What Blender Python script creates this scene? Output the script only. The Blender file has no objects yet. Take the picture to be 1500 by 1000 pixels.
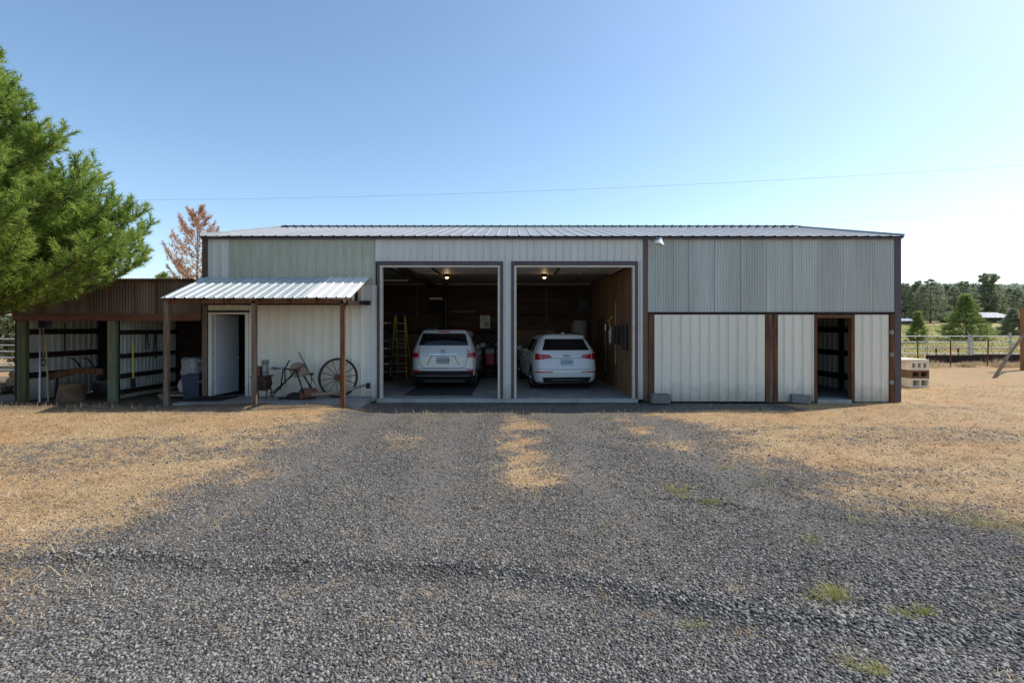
import bpy, bmesh, math, random
import numpy as np
from mathutils import Vector, Matrix
from mathutils.bvhtree import BVHTree

random.seed(7)
rng = np.random.default_rng(11)
S = bpy.context.scene
COL = S.collection
R = math.radians
CAMY, CAMZ, FPX = -13.0, 1.96, 730.0     # camera stand point; focal length in photo pixels


def at(px, py, Y):
    """world X, Z of a photo pixel at scene depth Y (measuring aid)"""
    d = Y - CAMY
    return (px - 750) * d / FPX, CAMZ - (py - 480) * d / FPX


# ------------------------------------------------------------------ materials
MATS = {}


def new_mat(name):
    m = bpy.data.materials.new(name)
    m.use_nodes = True
    nt = m.node_tree
    b = nt.nodes['Principled BSDF']
    MATS[name] = m
    return m, nt, b


def nd(nt, t, **kw):
    n = nt.nodes.new(t)
    for k, v in kw.items():
        setattr(n, k, v)
    return n


def ramp(nt, stops):
    r = nd(nt, 'ShaderNodeValToRGB')
    el = r.color_ramp.elements
    while len(el) > 1:
        el.remove(el[-1])
    el[0].position = stops[0][0]
    c = stops[0][1]
    el[0].color = (*c, 1)
    for p, c in stops[1:]:
        e = el.new(p)
        e.color = (*c, 1)
    return r


def mixc(nt, a, b, fac, blend='MIX'):
    m = nd(nt, 'ShaderNodeMix', data_type='RGBA', blend_type=blend)
    for sock, val in ((m.inputs[0], fac), (m.inputs[6], a), (m.inputs[7], b)):
        if isinstance(val, (int, float)):
            sock.default_value = val
        elif isinstance(val, tuple):
            sock.default_value = (*val, 1)
        else:
            nt.links.new(val, sock)
    return m.outputs[2]


def pm(name, base, dark=None, scale=4.0, rough=0.6, metal=0.0, stretch=(1, 1, 1), bump=0.0,
       bscale=None, fine=True, contrast=(0.35, 0.7), spec=0.5, coat=0.0, rrange=0.12):
    """weathered procedural surface: two tones over stretched noise, fine speckle, varied roughness, bump"""
    m, nt, b = new_mat(name)
    tc = nd(nt, 'ShaderNodeTexCoord')
    mp = nd(nt, 'ShaderNodeMapping')
    mp.inputs['Scale'].default_value = stretch
    nt.links.new(tc.outputs['Object'], mp.inputs['Vector'])
    n1 = nd(nt, 'ShaderNodeTexNoise')
    n1.inputs['Scale'].default_value = scale
    n1.inputs['Detail'].default_value = 6
    n1.inputs['Roughness'].default_value = 0.62
    nt.links.new(mp.outputs[0], n1.inputs['Vector'])
    if dark is None:
        dark = tuple(c * 0.72 for c in base)
    r = ramp(nt, [(contrast[0], dark), (contrast[1], base)])
    nt.links.new(n1.outputs['Fac'], r.inputs[0])
    col = r.outputs[0]
    if fine:
        n2 = nd(nt, 'ShaderNodeTexNoise')
        n2.inputs['Scale'].default_value = scale * 9
        n2.inputs['Detail'].default_value = 3
        nt.links.new(mp.outputs[0], n2.inputs['Vector'])
        r2 = ramp(nt, [(0.3, (0.8, 0.8, 0.8)), (0.7, (1.08, 1.08, 1.08))])
        nt.links.new(n2.outputs['Fac'], r2.inputs[0])
        col = mixc(nt, col, r2.outputs[0], 0.6, 'MULTIPLY')
    if name in DIRTY:
        sz_ = nd(nt, 'ShaderNodeSeparateXYZ')
        nt.links.new(tc.outputs['Object'], sz_.inputs[0])
        ns = nd(nt, 'ShaderNodeTexNoise')
        ns.inputs['Scale'].default_value = 5
        ns.inputs['Detail'].default_value = 6
        nt.links.new(tc.outputs['Object'], ns.inputs['Vector'])
        ad = nd(nt, 'ShaderNodeMath', operation='MULTIPLY_ADD')
        nt.links.new(ns.outputs['Fac'], ad.inputs[0])
        ad.inputs[1].default_value = -0.7
        nt.links.new(sz_.outputs[2], ad.inputs[2])
        sp = nd(nt, 'ShaderNodeMapRange')
        sp.inputs['From Min'].default_value = -0.32
        sp.inputs['From Max'].default_value = 0.22
        sp.inputs['To Min'].default_value = 0.6
        sp.inputs['To Max'].default_value = 0.0
        nt.links.new(ad.outputs[0], sp.inputs['Value'])
        col = mixc(nt, col, (0.26, 0.20, 0.14), sp.outputs[0])
        mp2 = nd(nt, 'ShaderNodeMapping')
        mp2.inputs['Scale'].default_value = (9, 9, 0.35)
        nt.links.new(tc.outputs['Object'], mp2.inputs['Vector'])
        nr = nd(nt, 'ShaderNodeTexNoise')
        nr.inputs['Scale'].default_value = 1.0
        nr.inputs['Detail'].default_value = 5
        nt.links.new(mp2.outputs[0], nr.inputs['Vector'])
        rr_ = nd(nt, 'ShaderNodeMapRange')
        rr_.inputs['From Min'].default_value = 0.6
        rr_.inputs['From Max'].default_value = 0.78
        rr_.inputs['To Max'].default_value = 0.12
        nt.links.new(nr.outputs['Fac'], rr_.inputs['Value'])
        col = mixc(nt, col, (0.30, 0.21, 0.13), rr_.outputs[0])
    nt.links.new(col, b.inputs['Base Color'])
    mr = nd(nt, 'ShaderNodeMapRange')
    mr.inputs['To Min'].default_value = min(1, rough + rrange)
    mr.inputs['To Max'].default_value = max(0.02, rough - rrange)
    nt.links.new(n1.outputs['Fac'], mr.inputs['Value'])
    nt.links.new(mr.outputs[0], b.inputs['Roughness'])
    b.inputs['Metallic'].default_value = metal
    b.inputs['Specular IOR Level'].default_value = spec
    b.inputs['Coat Weight'].default_value = coat
    if bump:
        n3 = nd(nt, 'ShaderNodeTexNoise')
        n3.inputs['Scale'].default_value = bscale or scale * 5
        n3.inputs['Detail'].default_value = 5
        nt.links.new(mp.outputs[0], n3.inputs['Vector'])
        bp = nd(nt, 'ShaderNodeBump')
        bp.inputs['Strength'].default_value = bump
        bp.inputs['Distance'].default_value = 0.02
        nt.links.new(n3.outputs['Fac'], bp.inputs['Height'])
        nt.links.new(bp.outputs[0], b.inputs['Normal'])
    return m


VS = (1, 1, 0.09)     # vertical streaks
DIRTY = ('white_panel', 'cream_panel', 'corrugated_grey', 'green_panel')
pm('white_panel', (0.66, 0.655, 0.61), (0.59, 0.585, 0.54), scale=2, rough=0.5, stretch=VS, bump=0.03, fine=False)
pm('cream_panel', (0.75, 0.73, 0.64), (0.68, 0.655, 0.56), scale=1.8, rough=0.5, stretch=VS, bump=0.03, fine=False)
pm('green_panel', (0.475, 0.48, 0.385), (0.40, 0.41, 0.315), scale=2.2, rough=0.5, stretch=(1, 1, 0.12), bump=0.05)
pm('corrugated_grey', (0.54, 0.57, 0.54), (0.44, 0.465, 0.43), scale=1.7, rough=0.5, stretch=(1, 1, 0.05), bump=0.04, contrast=(0.38, 0.62))
pm('brown_trim', (0.14, 0.088, 0.062), (0.09, 0.055, 0.04), scale=4, rough=0.5)
pm('purple_trim', (0.085, 0.062, 0.075), (0.06, 0.045, 0.055), scale=4, rough=0.5)
pm('cream_jamb', (0.62, 0.56, 0.46), (0.5, 0.44, 0.36), scale=6, rough=0.55)
pm('roof_metal', (0.40, 0.41, 0.41), (0.31, 0.32, 0.325), scale=1.2, rough=0.55, metal=0.3, stretch=(1, 0.25, 1))
pm('porch_metal', (0.58, 0.62, 0.63), (0.44, 0.49, 0.5), scale=2.2, rough=0.45, metal=0.35, stretch=(1, 0.3, 1))
pm('porch_metal_white', (0.80, 0.80, 0.78), (0.68, 0.68, 0.66), scale=2.5, rough=0.45, metal=0.1, stretch=(1, 0.3, 1))
pm('weathered_wood', (0.26, 0.185, 0.14), (0.10, 0.066, 0.048), scale=5, rough=0.85, stretch=(3, 3, 0.25), bump=0.5, spec=0.2)
pm('stained_wood', (0.20, 0.095, 0.045), (0.075, 0.035, 0.02), scale=5, rough=0.8, stretch=(3, 3, 0.25), bump=0.5, spec=0.2)
pm('light_timber', (0.48, 0.36, 0.23), (0.34, 0.24, 0.14), scale=5, rough=0.8, stretch=(3, 0.5, 3), bump=0.3, spec=0.2)
pm('olive_post', (0.15, 0.155, 0.075), (0.085, 0.085, 0.045), scale=5, rough=0.8, stretch=(3, 3, 0.3), bump=0.4, spec=0.2)
pm('green_post', (0.19, 0.215, 0.135), (0.115, 0.135, 0.085), scale=5, rough=0.8, stretch=(3, 3, 0.3), bump=0.4, spec=0.2)
pm('dark_wood', (0.05, 0.032, 0.024), (0.022, 0.014, 0.011), scale=4, rough=0.85, stretch=(0.3, 2, 3), bump=0.3, spec=0.2)
pm('rust_brown_backlit', (0.20, 0.145, 0.11), (0.07, 0.05, 0.04), scale=1.8, rough=0.6, stretch=(1, 1, 0.06), bump=0.05, contrast=(0.36, 0.66))  # vertical streaks paint the light coming through the sheet
pm('fascia_board', (0.20, 0.095, 0.06), (0.11, 0.052, 0.035), scale=4, rough=0.75, stretch=(0.25, 2, 2), bump=0.3, spec=0.2)
pm('plywood', (0.27, 0.165, 0.092), (0.18, 0.105, 0.058), scale=3, rough=0.75, stretch=(1, 1, 0.35), bump=0.1, spec=0.2)
pm('plank_dark', (0.12, 0.078, 0.055), (0.055, 0.035, 0.025), scale=3, rough=0.85, stretch=(0.3, 1, 3), bump=0.2, spec=0.2)
pm('insulation', (0.62, 0.62, 0.60), (0.44, 0.44, 0.43), scale=2.5, rough=0.5, metal=0.2, bump=0.6, bscale=5)
pm('concrete', (0.33, 0.32, 0.30), (0.2, 0.195, 0.185), scale=2.2, rough=0.85, bump=0.25, bscale=40, spec=0.25)
pm('concrete_edge', (0.40, 0.39, 0.37), (0.30, 0.29, 0.28), scale=3, rough=0.85, bump=0.25, bscale=40, spec=0.25)
pm('rubber_mat', (0.02, 0.02, 0.02), scale=8, rough=0.9, bump=0.3, spec=0.2)
pm('dark_floor', (0.07, 0.07, 0.072), (0.045, 0.045, 0.047), scale=3, rough=0.9, spec=0.2)
pm('block_grey', (0.25, 0.245, 0.235), (0.16, 0.155, 0.15), scale=7, rough=0.95, bump=0.6, bscale=60, spec=0.15)
pm('block_cream', (0.84, 0.77, 0.62), (0.68, 0.61, 0.48), scale=7, rough=0.95, bump=0.5, bscale=60, spec=0.15)
pm('block_brown', (0.26, 0.16, 0.105), (0.17, 0.10, 0.065), scale=7, rough=0.95, bump=0.5, bscale=60, spec=0.15)
pm('rust_iron', (0.11, 0.06, 0.042), (0.04, 0.027, 0.023), scale=9, rough=0.85, metal=0.25, bump=0.5, spec=0.3)
pm('dark_iron', (0.045, 0.04, 0.037), (0.022, 0.02, 0.02), scale=9, rough=0.75, metal=0.4, bump=0.3, spec=0.3)
pm('red_rust', (0.22, 0.09, 0.06), (0.11, 0.05, 0.036), scale=7, rough=0.85, bump=0.4, spec=0.2)
pm('grindstone', (0.30, 0.255, 0.205), (0.2, 0.17, 0.135), scale=9, rough=0.95, bump=0.4, spec=0.15)
pm('galvanized', (0.33, 0.36, 0.38), (0.2, 0.22, 0.235), scale=8, rough=0.45, metal=0.6)
pm('fence_pipe', (0.58, 0.58, 0.57), (0.42, 0.42, 0.42), scale=6, rough=0.65, metal=0.1)
pm('grey_wood_pole', (0.34, 0.27, 0.20), (0.19, 0.145, 0.105), scale=6, rough=0.85, stretch=(3, 3, 0.4), bump=0.4, spec=0.2)
pm('white_door', (0.60, 0.64, 0.68), (0.53, 0.57, 0.61), scale=2, rough=0.4)
pm('white_paint', (0.78, 0.78, 0.76), (0.7, 0.7, 0.68), scale=5, rough=0.5)
pm('black_plastic', (0.018, 0.018, 0.02), scale=5, rough=0.5)
pm('tyre_rubber', (0.022, 0.022, 0.022), scale=12, rough=0.85, bump=0.2, spec=0.25)
pm('silver_rim', (0.42, 0.43, 0.44), scale=5, rough=0.3, metal=0.8)
pm('chrome', (0.68, 0.68, 0.7), scale=5, rough=0.15, metal=1.0, fine=False)
pm('car_silver', (0.56, 0.56, 0.54), (0.53, 0.53, 0.51), scale=2, rough=0.3, metal=0.1, coat=0.9, fine=False, rrange=0.03)
pm('car_white', (0.68, 0.69, 0.70), (0.65, 0.66, 0.67), scale=2, rough=0.28, coat=0.9, fine=False, rrange=0.03)
pm('car_glass', (0.008, 0.009, 0.011), scale=3, rough=0.06, fine=False, spec=0.6, rrange=0.02)
pm('car_seam', (0.06, 0.06, 0.065), scale=3, rough=0.6, fine=False)
pm('tail_red', (0.55, 0.008, 0.014), (0.34, 0.004, 0.008), scale=8, rough=0.15, coat=0.6)
pm('tail_clear', (0.6, 0.42, 0.42), (0.5, 0.3, 0.3), scale=8, rough=0.15, coat=0.6)
pm('plate_pale', (0.40, 0.46, 0.47), (0.33, 0.40, 0.43), scale=14, rough=0.4)
pm('plate_blue', (0.42, 0.55, 0.64), (0.30, 0.45, 0.56), scale=14, rough=0.4)
pm('ink_dark', (0.03, 0.06, 0.10), scale=9, rough=0.5)
pm('yellow_fibreglass', (0.78, 0.60, 0.07), (0.62, 0.46, 0.05), scale=6, rough=0.5)
pm('aluminium', (0.55, 0.56, 0.57), scale=6, rough=0.35, metal=0.8)
pm('red_plastic', (0.36, 0.018, 0.035), scale=4, rough=0.45)
pm('grey_plastic', (0.27, 0.29, 0.31), scale=4, rough=0.5)
pm('sheet_cloth', (0.34, 0.345, 0.31), (0.25, 0.255, 0.23), scale=3, rough=0.9, bump=0.5, bscale=9, spec=0.15)
pm('white_cloth', (0.6, 0.6, 0.58), scale=4, rough=0.9, bump=0.3, spec=0.15)
pm('paper_white', (0.72, 0.71, 0.68), scale=6, rough=0.8, fine=False)
pm('poster_orange', (0.55, 0.36, 0.24), scale=9, rough=0.8)
pm('ink_blue', (0.05, 0.08, 0.38), scale=9, rough=0.6)
pm('bin_blue', (0.022, 0.035, 0.075), (0.014, 0.022, 0.05), scale=4, rough=0.5)
pm('bag_grey', (0.30, 0.295, 0.30), (0.08, 0.08, 0.10), scale=7, rough=0.5, bump=0.8, bscale=14)
pm('bag_pink', (0.52, 0.46, 0.46), (0.4, 0.33, 0.34), scale=6, rough=0.7, bump=0.6, bscale=14)
pm('cloth_red', (0.22, 0.025, 0.03), scale=4, rough=0.9, bump=0.4, spec=0.1)
pm('shovel_blue', (0.02, 0.045, 0.085), scale=5, rough=0.5)
pm('bark', (0.16, 0.11, 0.08), (0.06, 0.04, 0.03), scale=6, rough=0.95, stretch=(2, 2, 0.5), bump=0.8, spec=0.1)
pm('bark_grey', (0.22, 0.185, 0.16), (0.11, 0.09, 0.08), scale=6, rough=0.95, stretch=(2, 2, 0.5), bump=0.8, spec=0.1)
pm('log_end', (0.36, 0.25, 0.15), (0.22, 0.15, 0.09), scale=8, rough=0.9, bump=0.3, spec=0.1)
pm('stump_wood', (0.22, 0.14, 0.085), (0.11, 0.07, 0.045), scale=5, rough=0.9, bump=0.6, spec=0.1)
pm('far_roof', (0.50, 0.52, 0.55), (0.42, 0.44, 0.47), scale=0.5, rough=0.5, metal=0.2)
pm('far_wall', (0.075, 0.04, 0.032), (0.045, 0.025, 0.02), scale=1, rough=0.85, stretch=(3, 3, 0.3))
pm('far_wall_grey', (0.12, 0.11, 0.10), (0.08, 0.07, 0.065), scale=1, rough=0.85)
pm('cable_black', (0.20, 0.21, 0.22), scale=3, rough=0.6, fine=False)
pm('post_orange', (0.36, 0.18, 0.08), (0.22, 0.10, 0.045), scale=5, rough=0.85, stretch=(3, 3, 0.25), bump=0.4, spec=0.2)
pm('tie_wood', (0.055, 0.042, 0.034), (0.03, 0.023, 0.02), scale=5, rough=0.9, stretch=(0.4, 3, 3), bump=0.4, spec=0.1)


def emit(name, c, s):
    m, nt, b = new_mat(name)
    b.inputs['Base Color'].default_value = (*c, 1)
    b.inputs['Emission Color'].default_value = (*c, 1)
    b.inputs['Emission Strength'].default_value = s


emit('bulb_glow', (1.0, 0.62, 0.25), 9.0)


def foliage(name, cols, nscale=1.2, rough=0.6, trans=0.25, island=0.55):
    m, nt, b = new_mat(name)
    tc = nd(nt, 'ShaderNodeTexCoord')
    no = nd(nt, 'ShaderNodeTexNoise')
    no.inputs['Scale'].default_value = nscale
    no.inputs['Detail'].default_value = 4
    nt.links.new(tc.outputs['Object'], no.inputs['Vector'])
    gi = nd(nt, 'ShaderNodeNewGeometry')
    mr = nd(nt, 'ShaderNodeMapRange')
    mr.inputs['From Min'].default_value = 0.28
    mr.inputs['From Max'].default_value = 0.72
    nt.links.new(no.outputs['Fac'], mr.inputs['Value'])
    mx = nd(nt, 'ShaderNodeMix', data_type='FLOAT')
    mx.inputs[0].default_value = island
    nt.links.new(mr.outputs[0], mx.inputs[2])
    nt.links.new(gi.outputs['Random Per Island'], mx.inputs[3])
    n = len(cols)
    r = ramp(nt, [(0.12 + 0.76 * i / (n - 1), c) for i, c in enumerate(cols)])
    nt.links.new(mx.outputs[0], r.inputs[0])
    nt.links.new(r.outputs[0], b.inputs['Base Color'])
    b.inputs['Roughness'].default_value = rough
    b.inputs['Specular IOR Level'].default_value = 0.3
    tr = nd(nt, 'ShaderNodeBsdfTranslucent')
    nt.links.new(r.outputs[0], tr.inputs['Color'])
    ms = nd(nt, 'ShaderNodeMixShader')
    ms.inputs[0].default_value = trans
    nt.links.new(b.outputs[0], ms.inputs[1])
    nt.links.new(tr.outputs[0], ms.inputs[2])
    nt.links.new(ms.outputs[0], nt.nodes['Material Output'].inputs['Surface'])
    return m


foliage('needles', [(0.05, 0.10, 0.022), (0.18, 0.29, 0.05), (0.35, 0.46, 0.085), (0.55, 0.62, 0.18)], 1.6, trans=0.45)
foliage('needles_dark', [(0.17, 0.20, 0.14), (0.25, 0.285, 0.185), (0.34, 0.37, 0.23), (0.46, 0.47, 0.30)], 0.35, trans=0.4)  # tones paled to paint haze over the woodland pines
foliage('needles_young', [(0.10, 0.145, 0.05), (0.20, 0.265, 0.08), (0.32, 0.38, 0.11), (0.45, 0.48, 0.17)], 0.8, trans=0.3)
foliage('needles_orange', [(0.36, 0.20, 0.12), (0.56, 0.32, 0.19), (0.68, 0.44, 0.28), (0.72, 0.53, 0.37)], 1.0, trans=0.3)
foliage('bush_leaf', [(0.05, 0.08, 0.03), (0.13, 0.18, 0.06), (0.30, 0.33, 0.2), (0.5, 0.48, 0.42)], 1.6, trans=0.3)
foliage('woods_mass', [(0.24, 0.28, 0.25), (0.30, 0.34, 0.29), (0.37, 0.405, 0.32), (0.45, 0.475, 0.36)], 0.12, trans=0.35)  # pale, flat tones carry the distance haze in the colour
foliage('straw', [(0.20, 0.135, 0.075), (0.43, 0.30, 0.165), (0.60, 0.45, 0.265), (0.76, 0.63, 0.43)], 1.4, trans=0.25)
foliage('straw_weed', [(0.32, 0.30, 0.10), (0.50, 0.36, 0.24), (0.62, 0.47, 0.33), (0.52, 0.50, 0.20)], 1.2, trans=0.3)
foliage('green_blade', [(0.14, 0.18, 0.04), (0.28, 0.31, 0.07), (0.44, 0.41, 0.13), (0.60, 0.48, 0.24)], 2.0, trans=0.3)
foliage('pebble', [(0.045, 0.043, 0.041), (0.11, 0.106, 0.10), (0.155, 0.148, 0.138), (0.205, 0.195, 0.18), (0.33, 0.31, 0.28)], 1.0, trans=0.0, rough=0.8, island=0.85)


# ------------------------------------------------------------------ mesh builder
class MB:
    def __init__(self):
        self.v, self.f, self.m = [], [], []

    def add(self, vs, fs, mi=0):
        o = len(self.v)
        self.v += [tuple(p) for p in vs]
        self.f += [tuple(i + o for i in f) for f in fs]
        self.m += [mi] * len(fs)
        return self

    def box(self, x0, x1, y0, y1, z0, z1, mi=0):
        vs = [(x, y, z) for x in (x0, x1) for y in (y0, y1) for z in (z0, z1)]
        return self.add(vs, [(0, 1, 3, 2), (4, 6, 7, 5), (0, 4, 5, 1), (2, 3, 7, 6), (0, 2, 6, 4), (1, 5, 7, 3)], mi)

    def bar(self, p, q, w, h, up=(0, 0, 1), mi=0):
        p, q = Vector(p), Vector(q)
        d = (q - p).normalized()
        u = Vector(up)
        s = d.cross(u)
        if s.length < 1e-4:
            s = d.cross(Vector((1, 0, 0)))
        s.normalize()
        t = s.cross(d)
        vs = [e + s * a * w / 2 + t * b * h / 2 for e in (p, q) for a, b in ((-1, -1), (1, -1), (1, 1), (-1, 1))]
        return self.add(vs, [(3, 2, 1, 0), (4, 5, 6, 7), (0, 1, 5, 4), (1, 2, 6, 5), (2, 3, 7, 6), (3, 0, 4, 7)], mi)

    def tube(self, pts, r, n=8, r2=None, mi=0, cap=True):
        pts = [Vector(p) for p in pts]
        k = len(pts)
        vs, fs = [], []
        prev = None
        for i, p in enumerate(pts):
            d = (pts[min(i + 1, k - 1)] - pts[max(i - 1, 0)]).normalized()
            if prev is None:
                a = d.orthogonal().normalized()
            else:
                a = (prev - d * prev.dot(d)).normalized()
            prev = a
            b = d.cross(a)
            rr = r if r2 is None else r + (r2 - r) * i / (k - 1)
            if isinstance(rr, (list, tuple)):
                rr = rr[i]
            for j in range(n):
                t = 2 * math.pi * j / n
                vs.append(p + (a * math.cos(t) + b * math.sin(t)) * rr)
        for i in range(k - 1):
            for j in range(n):
                j2 = (j + 1) % n
                fs.append((i * n + j, i * n + j2, (i + 1) * n + j2, (i + 1) * n + j))
        if cap:
            fs.append(tuple(range(n - 1, -1, -1)))
            fs.append(tuple((k - 1) * n + j for j in range(n)))
        return self.add(vs, fs, mi)

    def lathe(self, prof, n=24, M=None, mi=0, closed=False):
        """prof: (radius, height) along local Z, M places it"""
        M = M or Matrix()
        vs, fs = [], []
        for r, z in prof:
            for j in range(n):
                t = 2 * math.pi * j / n
                vs.append(M @ Vector((r * math.cos(t), r * math.sin(t), z)))
        k = len(prof)
        for i in range(k - 1 + (1 if closed else 0)):
            i2 = (i + 1) % k
            for j in range(n):
                j2 = (j + 1) % n
                fs.append((i * n + j, i * n + j2, i2 * n + j2, i2 * n + j))
        if not closed:
            if prof[0][0] > 1e-5:
                fs.append(tuple(range(n - 1, -1, -1)))
            if prof[-1][0] > 1e-5:
                fs.append(tuple((k - 1) * n + j for j in range(n)))
        return self.add(vs, fs, mi)

    def prism(self, poly, y0, y1, mi=0):
        """poly in (x, z), extruded along y"""
        n = len(poly)
        vs = [(x, y0, z) for x, z in poly] + [(x, y1, z) for x, z in poly]
        fs = [tuple(range(n)), tuple(range(2 * n - 1, n - 1, -1))]
        fs += [(i, n + i, n + (i + 1) % n, (i + 1) % n) for i in range(n)]
        return self.add(vs, fs, mi)

    def ribbed(self, O, U, V, N, width, length, pitch=0.24, kind='rib', phase=0.0, h=None, mi=0, screws=False, mis=1):
        """profiled metal sheet: O corner, U across the ribs, V along them, N the outer side"""
        O, U, V, N = Vector(O), Vector(U), Vector(V), Vector(N)
        if kind == 'rib':
            hh = 0.034 if h is None else h
            p1 = [(0.0, 0), (0.045, 0.0), (0.05, 0.12), (0.06, 0.0), (0.095, 0), (0.11, 1), (0.135, 1), (0.15, 0), (0.19, 0), (0.196, 0.12), (0.206, 0)]
            p1 = [(a * pitch / 0.24, b * hh) for a, b in p1]
        else:
            hh = 0.014 if h is None else h
            p1 = [(pitch * i / 6, hh * math.sin(2 * math.pi * i / 6)) for i in range(6)]
        us = []
        k = math.floor(-phase / pitch) - 1
        while k * pitch + phase < width + pitch:
            for a, b in p1:
                us.append((k * pitch + phase + a, b))
            k += 1
        xs = [a for a, b in us]
        hs = [b for a, b in us]
        cut = [(0.0, float(np.interp(0, xs, hs)))] + [(a, b) for a, b in us if 1e-4 < a < width - 1e-4] + [(width, float(np.interp(width, xs, hs)))]
        vs = []
        for a, b in cut:
            vs.append(O + U * a + N * b)
            vs.append(O + U * a + N * b + V * length)
        fs = [(2 * i, 2 * i + 2, 2 * i + 3, 2 * i + 1) for i in range(len(cut) - 1)]
        self.add(vs, fs, mi)
        if screws:
            v0 = 0.1
            while v0 < length:
                a = phase + pitch * 0.3
                while a < width:
                    if a > 0.02:
                        c = O + U * a + V * v0 + N * 0.004
                        s = 0.007
                        self.add([c - U * s - V * s, c + U * s - V * s, c + U * s + V * s, c - U * s + V * s], [(0, 1, 2, 3)], mis)
                    a += pitch
                v0 += screws
        return self

    def build(self, name, mats, parent=None, bevel=0, smooth=None, loc=None):
        me = bpy.data.meshes.new(name)
        org = Vector((0, 0, 0))
        if loc is not None:
            org = Vector(loc)
        elif parent is not None:
            org = ORG.get(parent.name, Vector((0, 0, 0)))
        me.from_pydata([(p[0] - org[0], p[1] - org[1], p[2] - org[2]) for p in self.v], [], self.f)
        if isinstance(mats, str):
            mats = [mats]
        for m in mats:
            me.materials.append(MATS[m])
        me.polygons.foreach_set('material_index', self.m)
        if smooth is not None:
            me.polygons.foreach_set('use_smooth', [True] * len(me.polygons))
            me.set_sharp_from_angle(angle=R(smooth))
        me.update()
        o = bpy.data.objects.new(name, me)
        COL.objects.link(o)
        if parent is not None:
            o.parent = parent
            ORG[o.name] = org
        else:
            o.location = org
            ORG[o.name] = org
        if bevel:
            b = o.modifiers.new('bevel', 'BEVEL')
            b.width = bevel
            b.segments = 2
            b.limit_method = 'ANGLE'
        return o


ORG = {}


def tag(o, label, cat, group=None, kind=None):
    if label:
        o['label'] = label
    if cat:
        o['category'] = cat
    if group:
        o['group'] = group
    if kind:
        o['kind'] = kind
    return o


def thing(name, label, cat, loc=(0, 0, 0), group=None):
    o = bpy.data.objects.new(name, None)
    o.empty_display_size = 0.2
    COL.objects.link(o)
    o.location = loc
    ORG[o.name] = Vector(loc)
    return tag(o, label, cat, group)


def copy_thing(src, loc, label=None, rotz=None, scale=None, group=None):
    c = src.copy()
    COL.objects.link(c)
    c.location = loc
    if rotz is not None:
        c.rotation_euler = (0, 0, rotz)
    if scale is not None:
        c.scale = scale
    if label:
        c['label'] = label
    if group:
        c['group'] = group
    for ch in list(src.children):
        d = ch.copy()
        COL.objects.link(d)
        d.parent = c
        for g in list(ch.children):
            e = g.copy()
            COL.objects.link(e)
            e.parent = d
    return c


def tri_mesh(name, verts, tris, mat, parent=None, loc=(0, 0, 0), smooth=False):
    me = bpy.data.meshes.new(name)
    verts = np.asarray(verts, dtype=np.float32)
    tris = np.asarray(tris, dtype=np.int32)
    me.vertices.add(len(verts))
    me.vertices.foreach_set('co', verts.ravel())
    me.loops.add(tris.size)
    me.loops.foreach_set('vertex_index', tris.ravel())
    me.polygons.add(len(tris))
    me.polygons.foreach_set('loop_start', np.arange(len(tris), dtype=np.int32) * 3)
    me.materials.append(MATS[mat])
    me.update(calc_edges=True)
    me.validate()
    if smooth:
        me.polygons.foreach_set('use_smooth', [True] * len(me.polygons))
    o = bpy.data.objects.new(name, me)
    COL.objects.link(o)
    if parent is not None:
        o.parent = parent
    o.location = loc
    return o


# ------------------------------------------------------------------ noise / terrain
_tab = rng.random((256, 256))


def vnoise(x, y, s):
    x = np.asarray(x, float) * s + 1000.3
    y = np.asarray(y, float) * s + 1000.7
    xi, yi = np.floor(x).astype(int), np.floor(y).astype(int)
    fx, fy = x - xi, y - yi
    fx, fy = fx * fx * (3 - 2 * fx), fy * fy * (3 - 2 * fy)
    g = lambda a, b: _tab[a & 255, b & 255]
    return (g(xi, yi) * (1 - fx) + g(xi + 1, yi) * fx) * (1 - fy) + (g(xi, yi + 1) * (1 - fx) + g(xi + 1, yi + 1) * fx) * fy


def fbm(x, y, s, o=4):
    t, a, n = 0, 0.5, 0
    for i in range(o):
        t = t + a * vnoise(x, y, s * 2 ** i)
        n += a
        a *= 0.5
    return t / n


def sst(a, b, x):
    t = np.clip((x - a) / (b - a), 0, 1)
    return t * t * (3 - 2 * t)


RUT1 = [(-4.2, 4.35), (-2.9, 4.2), (-1.5, 4.15), (0, 4.1), (0.8, 3.87), (1.7, 3.5), (2.6, 3.3), (4.2, 3.2)]
RUT2 = [(1.6, 5.8), (2.56, 5.5), (3.2, 5.2), (3.78, 4.93), (4.6, 4.75)]


def rut(x, d, path, w, bias=0.0):
    px = np.array([p[0] for p in path])
    pd = np.array([p[1] for p in path])
    c = np.interp(x, px, pd) + (fbm(x, d, 1.7, 2) - 0.5) * 0.25 + bias
    e = sst(px[0] - 0.2, px[0] + 0.5, x) * (1 - sst(px[-1] - 0.6, px[-1] + 0.2, x))
    return np.exp(-((d - c) / w) ** 2) * e * (0.45 + 0.9 * fbm(x, d, 1.3, 2))


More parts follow.
